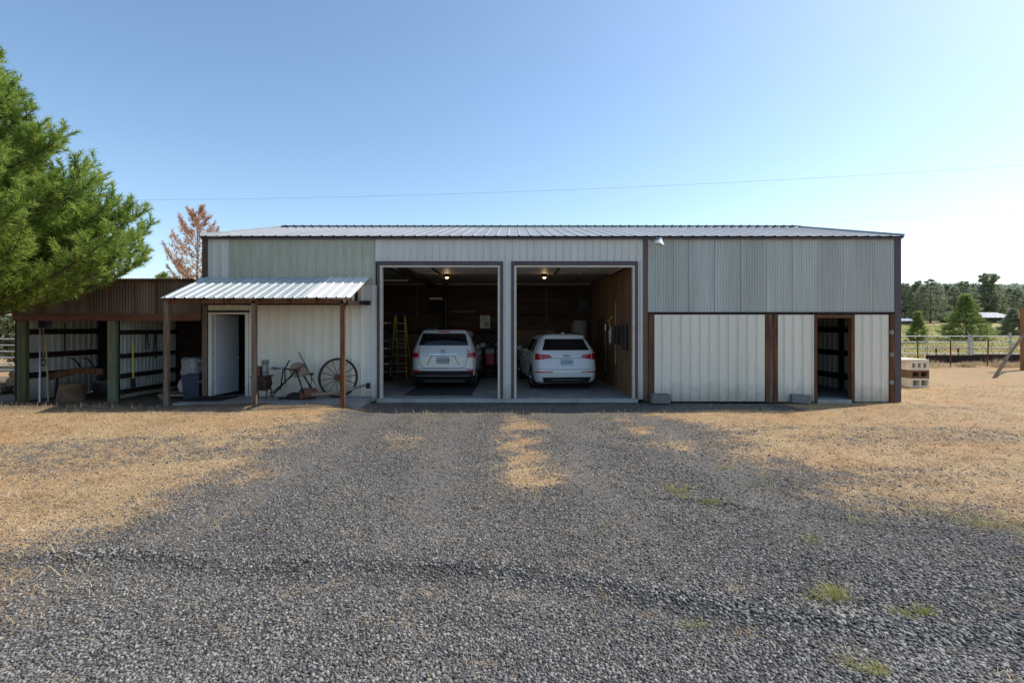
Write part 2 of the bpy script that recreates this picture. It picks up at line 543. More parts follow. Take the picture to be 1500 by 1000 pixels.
def height(x, y):
    d = y + 13
    z = np.interp(y, [-100, 6, 25, 77, 140, 260, 420, 900], [0, 0, 0.55, 2.6, 4.6, 15.5, 24, 30])
    near = 1 - sst(8, 20, np.abs(y))
    z = z + near * (fbm(x, y, 0.5, 3) - 0.5) * 0.07
    z = z + (fbm(x, y, 4.0, 2) - 0.5) * 0.018 * near
    z = z - 0.015 * track_mask(x, y) + 0.023 * rut(x, d, RUT1, 0.12) + 0.028 * rut(x, d, RUT2, 0.09) - 0.02 * rut(x, d, RUT1, 0.16, -0.28)
    # the yard rises a little towards the porch and shed
    z = z + 0.16 * sst(6.5, 10.3, d) * (1 - sst(-4.6, -3.2, x)) * np.where(x < -7.5, 1 - 0.75 * sst(11.4, 12.7, d), 1 - 0.7 * sst(12.2, 12.9, d)) * (1 - sst(13, 15, d))
    far = sst(15, 40, y)
    z = z + far * (fbm(x, y, 0.05, 3) - 0.5) * 0.5
    inside = (x > -13.4) & (x < 10.1) & (y > -0.05) & (y < 9.2)
    z = np.where(inside, np.minimum(z, 0.03), z)
    return z


def grass_mask(x, y):
    d = y + 13
    n = (fbm(x, y, 0.9, 4) - 0.5)
    n2 = (fbm(x + 31, y - 17, 2.6, 3) - 0.5)
    L = sst(-1.1, 1.2, -3.7 - x + n * 1.6 + n2 * 1.0) * np.interp(d, [2.8, 4.2, 6, 10], [0.4, 0.85, 0.97, 1.05])
    xr = np.interp(d, [2, 3, 4.5, 5.4, 6.5, 8.4, 11.4, 13, 15], [6.6, 5.6, 4.85, 4.55, 4.0, 3.55, 3.6, 5.0, 8.0])
    Rr = sst(-1.1, 1.2, x - xr + 0.15 + n * 1.7 + n2 * 1.1) * np.interp(d, [2.8, 4.2, 6, 10], [0.5, 0.85, 0.97, 1.05])
    pa = fbm(x * 0.55, y * 1.7 + 9, 0.6, 4)
    pb = fbm(x * 0.5 + 40, y * 1.6, 0.65, 4)
    L = L * (0.95 - 0.34 * sst(0.46, 0.72, pa))
    Rr = Rr * (0.97 - 0.34 * sst(0.48, 0.74, pb))
    c1 = np.exp(-((x - 0.18 - n * 0.5) / 0.55) ** 2) * sst(5.2, 6.8, d) * (1 - sst(10.6, 11.9, d)) * (0.66 + 1.3 * n + n2)
    c2 = np.exp(-((x + 1.9 - n * 0.4) / 0.36) ** 2) * sst(7.0, 8.8, d) * (1 - sst(10.6, 11.6, d)) * (0.44 + 1.5 * n + n2)
    c3 = np.exp(-((x - 2.45 - n) / 0.6) ** 2) * sst(6.6, 9.0, d) * (1 - sst(10.8, 11.6, d)) * (0.34 + 1.8 * n + n2)
    m = np.maximum.reduce([L, Rr, c1, c2, c3])
    strip = (x > -9.2) & (x < 7) & (d > 11.9) & (d < 14)
    m = np.where(strip, m * 0.25, m)
    m = np.where((np.abs(x) > 16) | (d > 15), np.maximum(m, 0.9), m)
    return np.clip(m, 0, 1)


def track_mask(x, y):
    """packed wheel tracks leading to the two bays"""
    d = y + 13
    w_ = (fbm(x, y, 0.7, 2) - 0.5) * 0.6
    t = np.zeros_like(x)
    for c0, c1 in ((-2.75, -3.0), (-0.95, -1.15), (1.25, 1.05), (3.0, 2.75)):
        c = np.interp(d, [3, 11], [c1, c0]) + w_
        t = np.maximum(t, np.exp(-((x - c) / 0.3) ** 2))
    return np.clip(t * sst(3.5, 6.0, d) * (1 - sst(11.5, 12.5, d)), 0, 1)


def dirt_mask(x, y):
    a = sst(-2.5, -1.6, y + 0.5 * (fbm(x, y, 1.5, 3) - 0.5)) * (1 - sst(4, 6, y)) * (1 - sst(-5.2, -3.6, x)) * sst(-19, -15, x)
    return np.clip(a, 0, 1)


def green_mask(x, y):
    g = sst(14, 26, y + 0 * x) * np.clip(0.35 + 1.9 * (fbm(x, y, 0.11, 4) - 0.35), 0, 1)
    return np.clip(g, 0, 1)


def grow(a, step, end, k=1.16):
    out = []
    while a < end:
        a += step
        step *= k
        out.append(a)
    return out


xs = np.arange(-14, 16.001, 0.12)
xs = np.array([-v for v in grow(14, 0.15, 900)][::-1] + list(xs) + grow(16, 0.15, 900))
ys = np.concatenate([np.arange(-11.2, -6.4, 0.055), np.arange(-6.4, 3, 0.12)])
ys = np.array([-v for v in grow(11.2, 0.1, 70)][::-1] + list(ys) + grow(float(ys[-1]), 0.16, 900, 1.09))
GX, GY = np.meshgrid(xs, ys)
GZ = height(GX, GY)
nx, ny = len(xs), len(ys)
gv = np.stack([GX.ravel(), GY.ravel(), GZ.ravel()], 1)
ii = np.arange(nx * ny).reshape(ny, nx)
q = np.stack([ii[:-1, :-1].ravel(), ii[:-1, 1:].ravel(), ii[1:, 1:].ravel(), ii[1:, :-1].ravel()], 1)
me = bpy.data.meshes.new('ground')
me.from_pydata(gv.tolist(), [], q.tolist())
for nm, arr in (('grassy', grass_mask(GX, GY)), ('greenish', green_mask(GX, GY)), ('dirty', dirt_mask(GX, GY)), ('packed', track_mask(GX, GY)),
                ('rutted', np.clip(rut(GX, GY + 13, RUT1, 0.17) + 0.6 * rut(GX, GY + 13, RUT2, 0.13), 0, 1))):
    at_ = me.attributes.new(nm, 'FLOAT', 'POINT')
    at_.data.foreach_set('value', arr.ravel().astype(np.float32))
me.polygons.foreach_set('use_smooth', [True] * len(me.polygons))
ground = bpy.data.objects.new('ground', me)
COL.objects.link(ground)
tag(ground, 'grey gravel drive running into dry straw grass and pasture', 'ground', kind='structure')

# ground shader
m, nt, b = new_mat('ground_mix')
tc = nd(nt, 'ShaderNodeTexCoord')
P = tc.outputs['Object']


def attr(n):
    a = nd(nt, 'ShaderNodeAttribute')
    a.attribute_name = n
    return a.outputs['Fac']


def noise(scale, detail=4, rough=0.55, vec=None):
    n = nd(nt, 'ShaderNodeTexNoise')
    n.inputs['Scale'].default_value = scale
    n.inputs['Detail'].default_value = detail
    n.inputs['Roughness'].default_value = rough
    nt.links.new(vec or P, n.inputs['Vector'])
    return n.outputs['Fac']


def math_(op, a, b_=None, clamp=False):
    n = nd(nt, 'ShaderNodeMath', operation=op, use_clamp=clamp)
    for i, v in enumerate((a, b_)):
        if v is None:
            continue
        if isinstance(v, (int, float)):
            n.inputs[i].default_value = v
        else:
            nt.links.new(v, n.inputs[i])
    return n.outputs[0]


vo = nd(nt, 'ShaderNodeTexVoronoi')
vo.inputs['Scale'].default_value = 48
nt.links.new(P, vo.inputs['Vector'])
sep = nd(nt, 'ShaderNodeSeparateColor')
nt.links.new(vo.outputs['Color'], sep.inputs[0])
gr = ramp(nt, [(0.0, (0.06, 0.056, 0.051)), (0.35, (0.14, 0.13, 0.117)), (0.7, (0.205, 0.19, 0.168)), (0.93, (0.29, 0.265, 0.23)), (1.0, (0.44, 0.37, 0.29))])
nt.links.new(sep.outputs[0], gr.inputs[0])
dk = ramp(nt, [(0.0, (1, 1, 1)), (0.55, (0.85, 0.85, 0.85)), (0.8, (0.28, 0.28, 0.28))])
nt.links.new(vo.outputs['Distance'], dk.inputs[0])
gcol = mixc(nt, gr.outputs[0], dk.outputs[0], 0.8, 'MULTIPLY')
big = ramp(nt, [(0.3, (0.74, 0.75, 0.79)), (0.7, (1.22, 1.18, 1.12))])
nt.links.new(noise(0.7, 5), big.inputs[0])
gcol = mixc(nt, gcol, big.outputs[0], 0.9, 'MULTIPLY')
pk = ramp(nt, [(0.3, (0.14, 0.13, 0.117)), (0.7, (0.24, 0.222, 0.198))])
nt.links.new(noise(45, 6, 0.8), pk.inputs[0])
gcol = mixc(nt, gcol, pk.outputs[0], math_('MULTIPLY', attr('packed'), 0.45))
gcol = mixc(nt, gcol, (0.035, 0.034, 0.034), math_('MULTIPLY', attr('rutted'), 0.7))
# dry grass
st = ramp(nt, [(0.31, (0.085, 0.072, 0.056)), (0.43, (0.33, 0.235, 0.135)), (0.56, (0.54, 0.39, 0.22)), (0.70, (0.74, 0.59, 0.38))])
nt.links.new(noise(32, 6, 0.8), st.inputs[0])
st2 = ramp(nt, [(0.3, (1.05, 0.88, 0.76)), (0.68, (1.02, 1.03, 1.0))])
nt.links.new(noise(0.55, 4), st2.inputs[0])
scol = mixc(nt, st.outputs[0], st2.outputs[0], 1.0, 'MULTIPLY')
# pasture green beyond
gn = ramp(nt, [(0.3, (0.22, 0.235, 0.07)), (0.55, (0.36, 0.36, 0.12)), (0.75, (0.5, 0.43, 0.2))])
nt.links.new(noise(2.2, 7, 0.7), gn.inputs[0])
scol = mixc(nt, scol, gn.outputs[0], attr('greenish'))
mk = math_('ADD', attr('grassy'), math_('MULTIPLY', math_('SUBTRACT', noise(26, 6, 0.8), 0.5), 2.6))
mk = math_('ADD', mk, math_('MULTIPLY', math_('SUBTRACT', noise(3.4, 5, 0.7), 0.5), 1.5))
mr = nd(nt, 'ShaderNodeMapRange')
mr.interpolation_type = 'SMOOTHSTEP'
mr.inputs['From Min'].default_value = 0.42
mr.inputs['From Max'].default_value = 0.78
nt.links.new(mk, mr.inputs['Value'])
col = mixc(nt, gcol, scol, mr.outputs[0])
dt = ramp(nt, [(0.3, (0.095, 0.07, 0.052)), (0.7, (0.19, 0.145, 0.105))])
nt.links.new(noise(6, 7, 0.7), dt.inputs[0])
dm = math_('MULTIPLY', attr('dirty'), 0.9)
col = mixc(nt, col, dt.outputs[0], dm)
nt.links.new(col, b.inputs['Base Color'])
b.inputs['Roughness'].default_value = 0.9
b.inputs['Specular IOR Level'].default_value = 0.2
hv = math_('SUBTRACT', 1.0, vo.outputs['Distance'])
hh = math_('ADD', math_('MULTIPLY', hv, 1.0), math_('MULTIPLY', noise(30, 6, 0.8), 0.8))
bp = nd(nt, 'ShaderNodeBump')
bp.inputs['Strength'].default_value = 0.9
bp.inputs['Distance'].default_value = 0.022
nt.links.new(hh, bp.inputs['Height'])
nt.links.new(bp.outputs[0], b.inputs['Normal'])
me.materials.append(m)

# ---- loose stones on the drive (uncountable)
ico = bmesh.new()
bmesh.ops.create_icosphere(ico, subdivisions=1, radius=1)
iv = np.array([v.co[:] for v in ico.verts])
itri = np.array([[v.index for v in f.verts] for f in ico.faces])
ico.free()


def sample_front(n, d0, d1, power, xw=1.12):
    u = rng.random(n)
    a = 1 - power
    if abs(a) < 1e-6:
        d = d0 * (d1 / d0) ** u
    else:
        d = (d0 ** a + u * (d1 ** a - d0 ** a)) ** (1 / a)
    x = (rng.random(n) * 2 - 1) * d * xw
    return x, d - 13


n = 190000
x, y = sample_front(n, 2.3, 10.5, 1.35)
gm = grass_mask(x, y)
keep = (rng.random(n) > gm * 0.92) & (rng.random(n) > 0.5 * track_mask(x, y))
x, y, gm = x[keep], y[keep], gm[keep]
n = len(x)
d = y + 13
sz = (0.0034 + 0.0078 * rng.random(n) ** 2.4) * (1 + 0.4 * sst(4, 9, d))
big_ = sst(-0.2, 1.8, x - 0.2 * d) * (1 - sst(3.6, 5.0, d))
sz *= 1 + 0.25 * big_
sz *= 1 + 0.25 * np.clip(rut(x, d, RUT1, 0.15), 0, 1)
ang = rng.random((n, 3)) * 6.283
ca, sa = np.cos(ang), np.sin(ang)
Rz = np.zeros((n, 3, 3)); Rz[:, 0, 0] = ca[:, 0]; Rz[:, 0, 1] = -sa[:, 0]; Rz[:, 1, 0] = sa[:, 0]; Rz[:, 1, 1] = ca[:, 0]; Rz[:, 2, 2] = 1
Rx = np.zeros((n, 3, 3)); Rx[:, 0, 0] = 1; tl = (ang[:, 1] - 3.14) * 0.22; Rx[:, 1, 1] = np.cos(tl); Rx[:, 1, 2] = -np.sin(tl); Rx[:, 2, 1] = np.sin(tl); Rx[:, 2, 2] = np.cos(tl)
M3 = Rz @ Rx
scl = np.stack([1.15 + 0.5 * rng.random(n), 0.85 + 0.35 * rng.random(n), 0.5 + 0.35 * rng.random(n)], 1) * sz[:, None]
pv = iv[None] * (1 + 0.6 * (rng.random((n, len(iv), 1)) - 0.5)) * scl[:, None, :]
pv = np.einsum('nij,nkj->nki', M3, pv)
pv[:, :, 0] += x[:, None]
pv[:, :, 1] += y[:, None]
pv[:, :, 2] += (height(x, y) + sz * 0.28)[:, None]
tri = (itri[None] + (np.arange(n) * len(iv))[:, None, None]).reshape(-1, 3)
o = tri_mesh('gravel', pv.reshape(-1, 3), tri, 'pebble')
tag(o, 'loose dark grey crushed stone lying over the drive', 'gravel', kind='stuff')


# ---- blades of grass
def blades(name, x, y, ln, wd, lean, mat, label, cat, zoff=0.0):
    n = len(x)
    a = rng.random(n) * 6.283
    le = lean[0] + (lean[1] - lean[0]) * rng.random(n)
    z0 = height(x, y) + zoff
    base = np.stack([x, y, z0], 1)
    dirv = np.stack([np.cos(a) * np.sin(le), np.sin(a) * np.sin(le), np.cos(le)], 1)
    b2 = rng.random(n) * 6.283
    side = np.stack([np.cos(b2), np.sin(b2), np.zeros(n)], 1) * (wd / 2)[:, None]
    mid = base + dirv * (ln * 0.55)[:, None]
    bend = dirv.copy()
    bend[:, 2] -= 0.35
    tip = mid + bend * (ln * 0.5)[:, None]
    V = np.stack([base - side, base + side, mid + side * 0.8, mid - side * 0.8, tip], 1).reshape(-1, 3)
    k = (np.arange(n) * 5)[:, None]
    T = np.concatenate([k + np.array([[0, 1, 2]]), k + np.array([[0, 2, 3]]), k + np.array([[3, 2, 4]])])
    o = tri_mesh(name, V, T, mat)
    tag(o, label, cat, kind='stuff')
    return o


n = 420000
x, y = sample_front(n, 2.6, 17, 0.6)
gm = grass_mask(x, y)
cl = fbm(x, y, 5.5, 3)
keep = (rng.random(n) < (1 - 0.85 * dirt_mask(x, y)) * gm * np.clip(3.6 * (cl - 0.36), 0.06, 1)) & ~((y > -0.15) & (x > -14) & (x < 10.2)) & ~((y > -1.35) & (x > -14.5) & (x < -3.6))
x, y = x[keep], y[keep]
d = y + 13
ln = (0.035 + 0.085 * rng.random(len(x))) * (1 + 0.8 * (rng.random(len(x)) > 0.94))
blades('dry_grass', x, y, ln, 0.0028 + 0.0006 * d * rng.random(len(x)), (0.75, 1.52), 'straw', 'short dry straw coloured grass either side of the drive', 'grass')

# green weed tufts in the gravel
tx, ty, tn = [], [], []
spots = [(2.35, 3.68, 0.16, 500), (2.75, 3.45, 0.10, 260), (1.93, 6.05, 0.2, 380), (2.3, 5.55, 0.12, 240), (2.0, 2.83, 0.10, 260), (3.35, 2.86, 0.12, 150),
         (1.2, 3.3, 0.1, 60), (2.7, 4.6, 0.1, 80), (3.6, 5.1, 0.2, 120), (4.5, 5.0, 0.28, 420), (4.75, 4.55, 0.2, 200), (5.0, 4.9, 0.2, 180), (5.9, 5.4, 0.3, 260), (0.7, 10.3, 0.3, 160),
         (2.0, 10.8, 0.35, 200), (2.9, 7.0, 0.25, 120), (3.3, 6.3, 0.3, 120), (1.6, 6.0, 0.1, 60), (2.2, 6.2, 0.1, 60), (-3.5, 7.2, 0.3, 40), (0.9, 4.9, 0.1, 50), (4.2, 4.1, 0.3, 90)]
for sx, sd, sr, sn in spots:
    kk = rng.integers(0, 5, sn)
    ox, oy = rng.normal(0, sr * 0.62, 5), rng.normal(0, sr * 0.5, 5)
    tx.append(sx + ox[kk] + rng.normal(0, sr * 0.28, sn))
    ty.append(sd - 13 + oy[kk] + rng.normal(0, sr * 0.2, sn))
x, y = np.concatenate(tx), np.concatenate(ty)
blades('green_weeds', x, y, 0.03 + 0.10 * rng.random(len(x)) ** 2.2, 0.002 + 0.0025 * rng.random(len(x)), (0.2, 1.4), 'green_blade', 'small yellow green weed tufts growing through the gravel', 'weeds')
# loose straws and dead tufts scattered over the gravel
n = 5200
x, y = sample_front(n, 2.4, 11, 1.1)
tuft = rng.random(n) < 0.6
cx_, cy_ = sample_front(90, 2.6, 11, 0.8)
ki = rng.integers(0, 90, n)
x = np.where(tuft, cx_[ki] + rng.normal(0, 0.07, n), x)
y = np.where(tuft, cy_[ki] + rng.normal(0, 0.05, n), y)
blades('scattered_straw', x, y, 0.02 + 0.06 * rng.random(n), np.full(n, 0.003), (0.9, 1.55), 'straw', 'loose straws and dead tufts scattered over the gravel', 'straw', 0.008)
# straw tips standing along the shadow edge
n = 900
x = rng.choice([-13.2, -11.5, -9.6, -8.8, -2.0, -1.1, -0.3, 5.5, 3.0], n) + rng.normal(0, 0.6, n)
y = -1.75 + rng.normal(0, 0.12, n)
blades('tall_straw', x, y, 0.06 + 0.13 * rng.random(n), np.full(n, 0.006), (0.1, 0.9), 'straw', 'taller pale straw stalks along the shaded strip', 'grass')
# weeds along the corral
n = 16000
ci = rng.integers(0, 34, n)
cx_ = 13.8 + rng.random(34) * 19
cy_ = 10.6 + rng.normal(0, 0.9, 34)
cs_ = 0.15 + 0.5 * rng.random(34)
ch_ = 0.35 + 0.9 * rng.random(34)
x = cx_[ci] + rng.normal(0, 1, n) * cs_[ci]
y = cy_[ci] + rng.normal(0, 0.6, n) * cs_[ci]
hs_ = ch_[ci] * np.exp(-((x - cx_[ci]) / (1.4 * cs_[ci])) ** 2)
blades('corral_weeds', x, y, 0.08 + 0.55 * rng.random(len(x)) * hs_, 0.008 + 0.012 * rng.random(len(x)), (0.05, 0.9), 'straw_weed', 'tall pinkish dry weeds along the foot of the corral fence', 'weeds')
n = 60000
x = np.where(rng.random(n) < 0.75, 15 + rng.random(n) * 55, -60 + rng.random(n) * 42)
y = 14 + rng.random(n) ** 1.4 * 60
blades('pasture_grass', x, y, 0.12 + 0.25 * rng.random(n), 0.03 + 0.03 * rng.random(n), (0.2, 1.1), 'green_blade', 'rough yellow green pasture grass behind the fence', 'grass')

# ------------------------------------------------------------------ the metal building
XL, XR, YB = -7.96, 10.12, 9.1
ZE, ZR, YR = 4.31, 5.49, 4.55
B = thing('metal_shop_building', 'long low metal clad shop building with two open garage bays', 'building', (0, 0, 0))
UX, UZ, NY = (1, 0, 0), (0, 0, 1), (0, -1, 0)


def panel(x0, x1, z0, z1, mat, y=0.0, pitch=0.24, kind='rib', phase=0.0, name='wall_panel', label=None, screws=0.75, h=None):
    mb = MB().ribbed((x0, y, z0), UX, UZ, NY, x1 - x0, z1 - z0, pitch, kind, phase, h, screws=screws)
    o = mb.build(name, [mat, 'car_seam'], B)
    if label:
        o['label'] = label
    return o


panel(-7.93, -7.39, 3.07, 4.29, 'white_panel', phase=0.02)
panel(-7.39, -3.56, 3.07, 4.29, 'green_panel', y=-0.006, phase=0.05, label='pale green upper wall sheet')
panel(-3.82, -3.52, 0.05, 3.07, 'white_panel', y=-0.004, phase=0.06)
DX0, DX1, DZ0, DZ1 = -7.87, -6.87, 0.165, 2.36
panel(-7.93, -3.82, DZ1, 3.07, 'cream_panel', phase=0.04, label='cream wall sheet under the porch')
panel(DX1, -3.82, 0.15, DZ1, 'cream_panel', phase=0.18)
panel(-3.56, 3.42, 3.69, 4.29, 'white_panel', y=-0.003, pitch=0.19, phase=0.08, label='white sheet over the garage doors', h=0.026)
panel(-0.232, -0.022, 0.1, 3.69, 'white_panel', y=-0.003, phase=-0.03)
panel(3.277, 3.42, 0.1, 3.69, 'white_panel', y=-0.003, phase=0.2)
panel(3.54, 9.95, 2.37, 4.27, 'corrugated_grey', y=-0.012, pitch=0.068, kind='sine', label='grey green corrugated sheet above the stalls', screws=False)
# darker/lighter laps between corrugated sheets
mb = MB()
for xx in (4.22, 4.62, 5.29, 5.97, 6.64, 7.32, 7.99, 8.66, 9.34):
    mb.box(xx, xx + 0.03, -0.030, -0.021, 2.375, 4.265)
mb.build('sheet_lap', 'corrugated_grey', B)
mb = MB().box(-8.07, -7.93, -0.03, 0.12, 0.05, 4.29)
mb.build('corner_trim', 'brown_trim', B, bevel=0.004)
mb = MB().box(9.955, 10.13, -0.035, 0.12, 0.02, 4.27)
mb.build('corner_trim', 'purple_trim', B, bevel=0.004)
mb = MB().box(3.42, 3.54, -0.035, 0.05, 0.05, 4.28)
mb.build('wall_trim', 'brown_trim', B, bevel=0.004)
# end and rear walls
mb = MB()
mb.ribbed((XL, YB, 0), (0, -1, 0), UZ, (-1, 0, 0), YB - 0.13, ZE, 0.24)
mb.prism([(0, 0), (1, 0), (1, 1)], 0, 0.001) if False else None
mb.add([(XL, 0.0, ZE), (XL, YB, ZE), (XL, YR, ZR - 0.05)], [(0, 1, 2)])
mb.build('end_wall', ['white_panel'], B)
mb = MB()
mb.ribbed((XR, 0.13, 0), (0, 1, 0), UZ, (1, 0, 0), YB - 0.13, ZE, 0.24)
mb.add([(XR, 0.0, ZE), (XR, YB, ZE), (XR, YR, ZR - 0.05)], [(0, 1, 2)])
mb.build('end_wall', ['white_panel'], B)
mb = MB().ribbed((XR, YB, 0), (-1, 0, 0), UZ, (0, 1, 0), XR - XL, ZE, 0.24)
mb.build('rear_wall', ['white_panel'], B)
# roof
sl = math.hypot(YR + 0.13, ZR - (ZE + 0.02))
vdir = Vector((0, YR + 0.13, ZR - (ZE + 0.02))).normalized()
ndir = Vector((0, -vdir.z, vdir.y))
mb = MB().ribbed((-8.06, -0.13, ZE + 0.02), UX, vdir, ndir, 18.17, sl, 0.3, h=0.015)
v2 = Vector((0, YB + 0.2 - YR, (ZE + 0.02) - ZR)).normalized()
n2 = Vector((0, -v2.z, v2.y))
mb.ribbed((-8.06, YR, ZR), UX, v2, n2, 18.17, math.hypot(YB + 0.2 - YR, ZR - ZE - 0.02), 0.3, h=0.03)
roof = mb.build('roof', ['roof_metal'], B)
mb = MB().ribbed((-8.06, YR - 0.16, ZR + 0.0), UX, (0, 1, 0), (0, 0, 1), 18.17, 0.32, 0.3, h=0.02)
for v in range(len(mb.v)):
    p = mb.v[v]
    mb.v[v] = (p[0], p[1], p[2] + 0.04)
mb.build('ridge_cap', ['roof_metal'], roof)
mb = MB().box(-8.05, 10.1, -0.1, -0.06, ZE - 0.05, ZE - 0.006)
mb.build('eave_trim', ['purple_trim'], roof)
for xx in (-8.085, 10.11):
    mb = MB()
    mb.bar((xx + 0.01, -0.13, ZE + 0.02), (xx + 0.01, YR, ZR), 0.035, 0.11)
    mb.bar((xx + 0.01, YR, ZR), (xx + 0.01, YB + 0.2, ZE + 0.02), 0.035, 0.11)
    mb.build('rake_trim', ['roof_metal'], roof)
# soffit strip, floor, partitions
MB().box(-7.95, 10.1, 0.3, YB - 0.05, 0.0, 0.1).build('floor_slab', 'concrete', B)
MB().box(-5.3, 3.16, -0.02, 7.2, 0.104, 0.126).build('garage_floor', 'concrete', B)
MB().box(-3.5, 3.26, -0.13, -0.022, 0.02, 0.118).build('threshold', 'concrete_edge', B, bevel=0.01)
mb = MB()
mb.box(-5.3, 3.16, 7.2, 7.25, 0.1, 3.8)
for k in range(14):
    z = 0.3 + k * 0.26
    mb.box(-5.29, 3.15, 7.185 - 0.004 * (k % 2), 7.1995, z, z + 0.245)
mb.build('garage_back_wall', 'plank_dark', B)
MB().box(-5.35, -5.3, 0.02, 7.2, 0.1, 3.8).build('garage_side_wall', 'plank_dark', B)
mb = MB().box(3.16, 3.2, 0.06, 7.2, 0.1, 3.8)
for yy in (1.3, 2.52, 3.74, 4.96):
    mb.box(3.152, 3.159, yy - 0.006, yy + 0.006, 0.13, 3.75, 1)
mb.build('garage_side_wall', ['plywood', 'dark_wood'], B)
MB().box(-5.3, 3.16, 0.06, 7.2, 3.75, 3.79).build('garage_ceiling', 'insulation', B)
MB().box(-5.29, 3.15, 7.13, 7.18, 3.69, 3.745).build('ceiling_edge_strip', 'cream_jamb', B)
# inside front wall around the openings
mb = MB()
mb.box(-5.3, -3.52, 0.03, 0.06, 0.1, 3.75)
mb.box(-0.24, -0.02, 0.03, 0.06, 0.1, 3.75)
mb.box(-3.52, 3.16, 0.03, 0.06, 3.66, 3.8)
mb.build('garage_front_wall', 'plank_dark', B)
# plywood wainscot on the back wall
MB().box(-5.2, -3.0, 7.14, 7.175, 0.13, 1.72).build('plywood_board', 'plywood', B)
MB().box(-0.1, 1.72, 7.14, 7.175, 0.13, 1.86).build('plywood_board', 'plywood', B)
# garage door frames and raised doors
for gx0, gx1 in ((-3.515, -0.235), (-0.02, 3.275)):
    fr = MB()
    fr.box(gx0, gx0 + 0.072, -0.05, 0.02, 0.1, 3.59)
    fr.box(gx1 - 0.072, gx1, -0.05, 0.02, 0.1, 3.59)
    fr.box(gx0, gx1, -0.05, 0.02, 3.592, 3.69)
    fo = fr.build('garage_door_frame', 'purple_trim', B, bevel=0.004)
    j = MB()
    j.box(gx0 + 0.073, gx0 + 0.135, -0.035, 0.1, 0.125, 3.585)
    j.box(gx1 - 0.135, gx1 - 0.073, -0.035, 0.1, 0.125, 3.585)
    j.box(gx0 + 0.136, gx1 - 0.136, -0.034, 0.099, 3.535, 3.585)
    j.build('jamb', 'cream_jamb', fo, bevel=0.003)
    dr = MB()
    for k in range(5):
        dr.box(gx0 + 0.13, gx1 - 0.13, 0.2 + k * 0.5, 0.2 + k * 0.5 + 0.485, 3.655, 3.695)
        for t in range(4):
            xx = gx0 + 0.13 + (gx1 - gx0 - 0.34) * t / 3
            dr.box(xx, xx + 0.08, 0.2 + k * 0.5, 0.2 + k * 0.5 + 0.485, 3.635, 3.654)
    do = dr.build('raised_garage_door', 'white_paint', B)
    for xx in (gx0 + 0.1, gx1 - 0.12):
        tk = MB()
        tk.box(xx - 0.02, xx + 0.03, 0.12, 2.9, 3.60, 3.632)
        tk.box(xx - 0.02, xx + 0.03, 0.105, 0.135, 0.2, 3.602)
        tk.build('door_track', 'dark_iron', do)
    xm = (gx0 + gx1) / 2
    MB().box(xm - 0.35, xm - 0.31, 0.12, 2.9, 3.58, 3.62).build('opener_rail', 'dark_iron', do)
MB().box(-3.06, -2.9, 0.3, 6.2, 3.48, 3.6).build('ceiling_beam', 'dark_wood', B)
# right hand stalls: header rail, sliding door, fixed panels, posts
MB().box(3.54, 9.955, -0.05, 0.03, 2.315, 2.365).build('header_rail', 'dark_wood', B)
sd = MB().ribbed((3.70, -0.05, 0.05), UX, UZ, NY, 2.87, 2.25, 0.245, phase=0.1, screws=0.75)
sd.box(3.70, 6.57, -0.045, -0.01, 0.05, 2.30)
so = sd.build('sliding_door', ['cream_panel', 'car_seam'], B)
so['label'] = 'wide cream ribbed sliding door'
for x0, x1, ph in ((6.92, 7.84, 0.05), (8.91, 9.80, 0.1)):
    o_ = panel(x0, x1, 0.04, 2.30, 'cream_panel', y=-0.03, pitch=0.245, phase=ph)
    MB().box(x0, x1, -0.025, 0.01, 0.04, 2.30).build('panel_backing', 'plank_dark', o_)
for x0, x1, mt in ((3.545, 3.69, 'stained_wood'), (6.585, 6.69, 'stained_wood'), (6.80, 6.905, 'stained_wood'), (9.815, 9.95, 'stained_wood')):
    MB().box(x0, x1, -0.06, 0.06, 0.02, 2.312).build('timber_post', mt, B, bevel=0.006)
MB().box(6.69, 6.80, -0.03, 0.06, 0.02, 2.312).build('timber_post', 'weathered_wood', B)
mb = MB()
mb.box(7.845, 7.925, -0.07, 0.08, 0.05, 2.30)
mb.box(8.815, 8.90, -0.07, 0.08, 0.05, 2.30)
mb.box(7.926, 8.814, -0.068, 0.078, 2.215, 2.298)
df = mb.build('door_frame', 'stained_wood', B, bevel=0.005)
MB().box(7.93, 8.81, -0.08, 0.1, 0.0, 0.10).build('door_sill', 'concrete_edge', df)
for zz in (0.5, 1.22, 1.8):
    mb = MB().box(9.80, 9.90, -0.075, -0.061, zz, zz + 0.09)
    mb.tube([(9.85, -0.08, zz - 0.02), (9.85, -0.08, zz + 0.11)], 0.016, 8)
    mb.build('hinge', 'galvanized', B, smooth=40)
# inside of the right stalls
mb = MB().ribbed((10.06, 8.9, 0.1), (0, -1, 0), UZ, (-1, 0, 0), 8.8, 4.1, 0.24)
mb.build('stall_wall', ['white_panel'], B)
for zz in (0.42, 1.12, 1.82, 2.6):
    MB().box(9.93, 10.03, 0.15, 8.9, zz, zz + 0.16).build('girt', 'dark_wood', B)
MB().box(3.3, 10.0, 5.2, 5.26, 0.1, 4.2).build('stall_back_wall', 'plank_dark', B)
MB().box(7.3, 7.36, 0.1, 5.2, 0.1, 4.2).build('stall_partition', 'plank_dark', B)
MB().box(3.25, 10.05, 0.1, 5.3, 4.2, 4.25).build('stall_ceiling', 'plank_dark', B)
for yy in (1.9, 3.4):
    MB().box(9.84, 9.93, yy, yy + 0.12, 0.1, 4.2).build('stud', 'dark_wood', B)
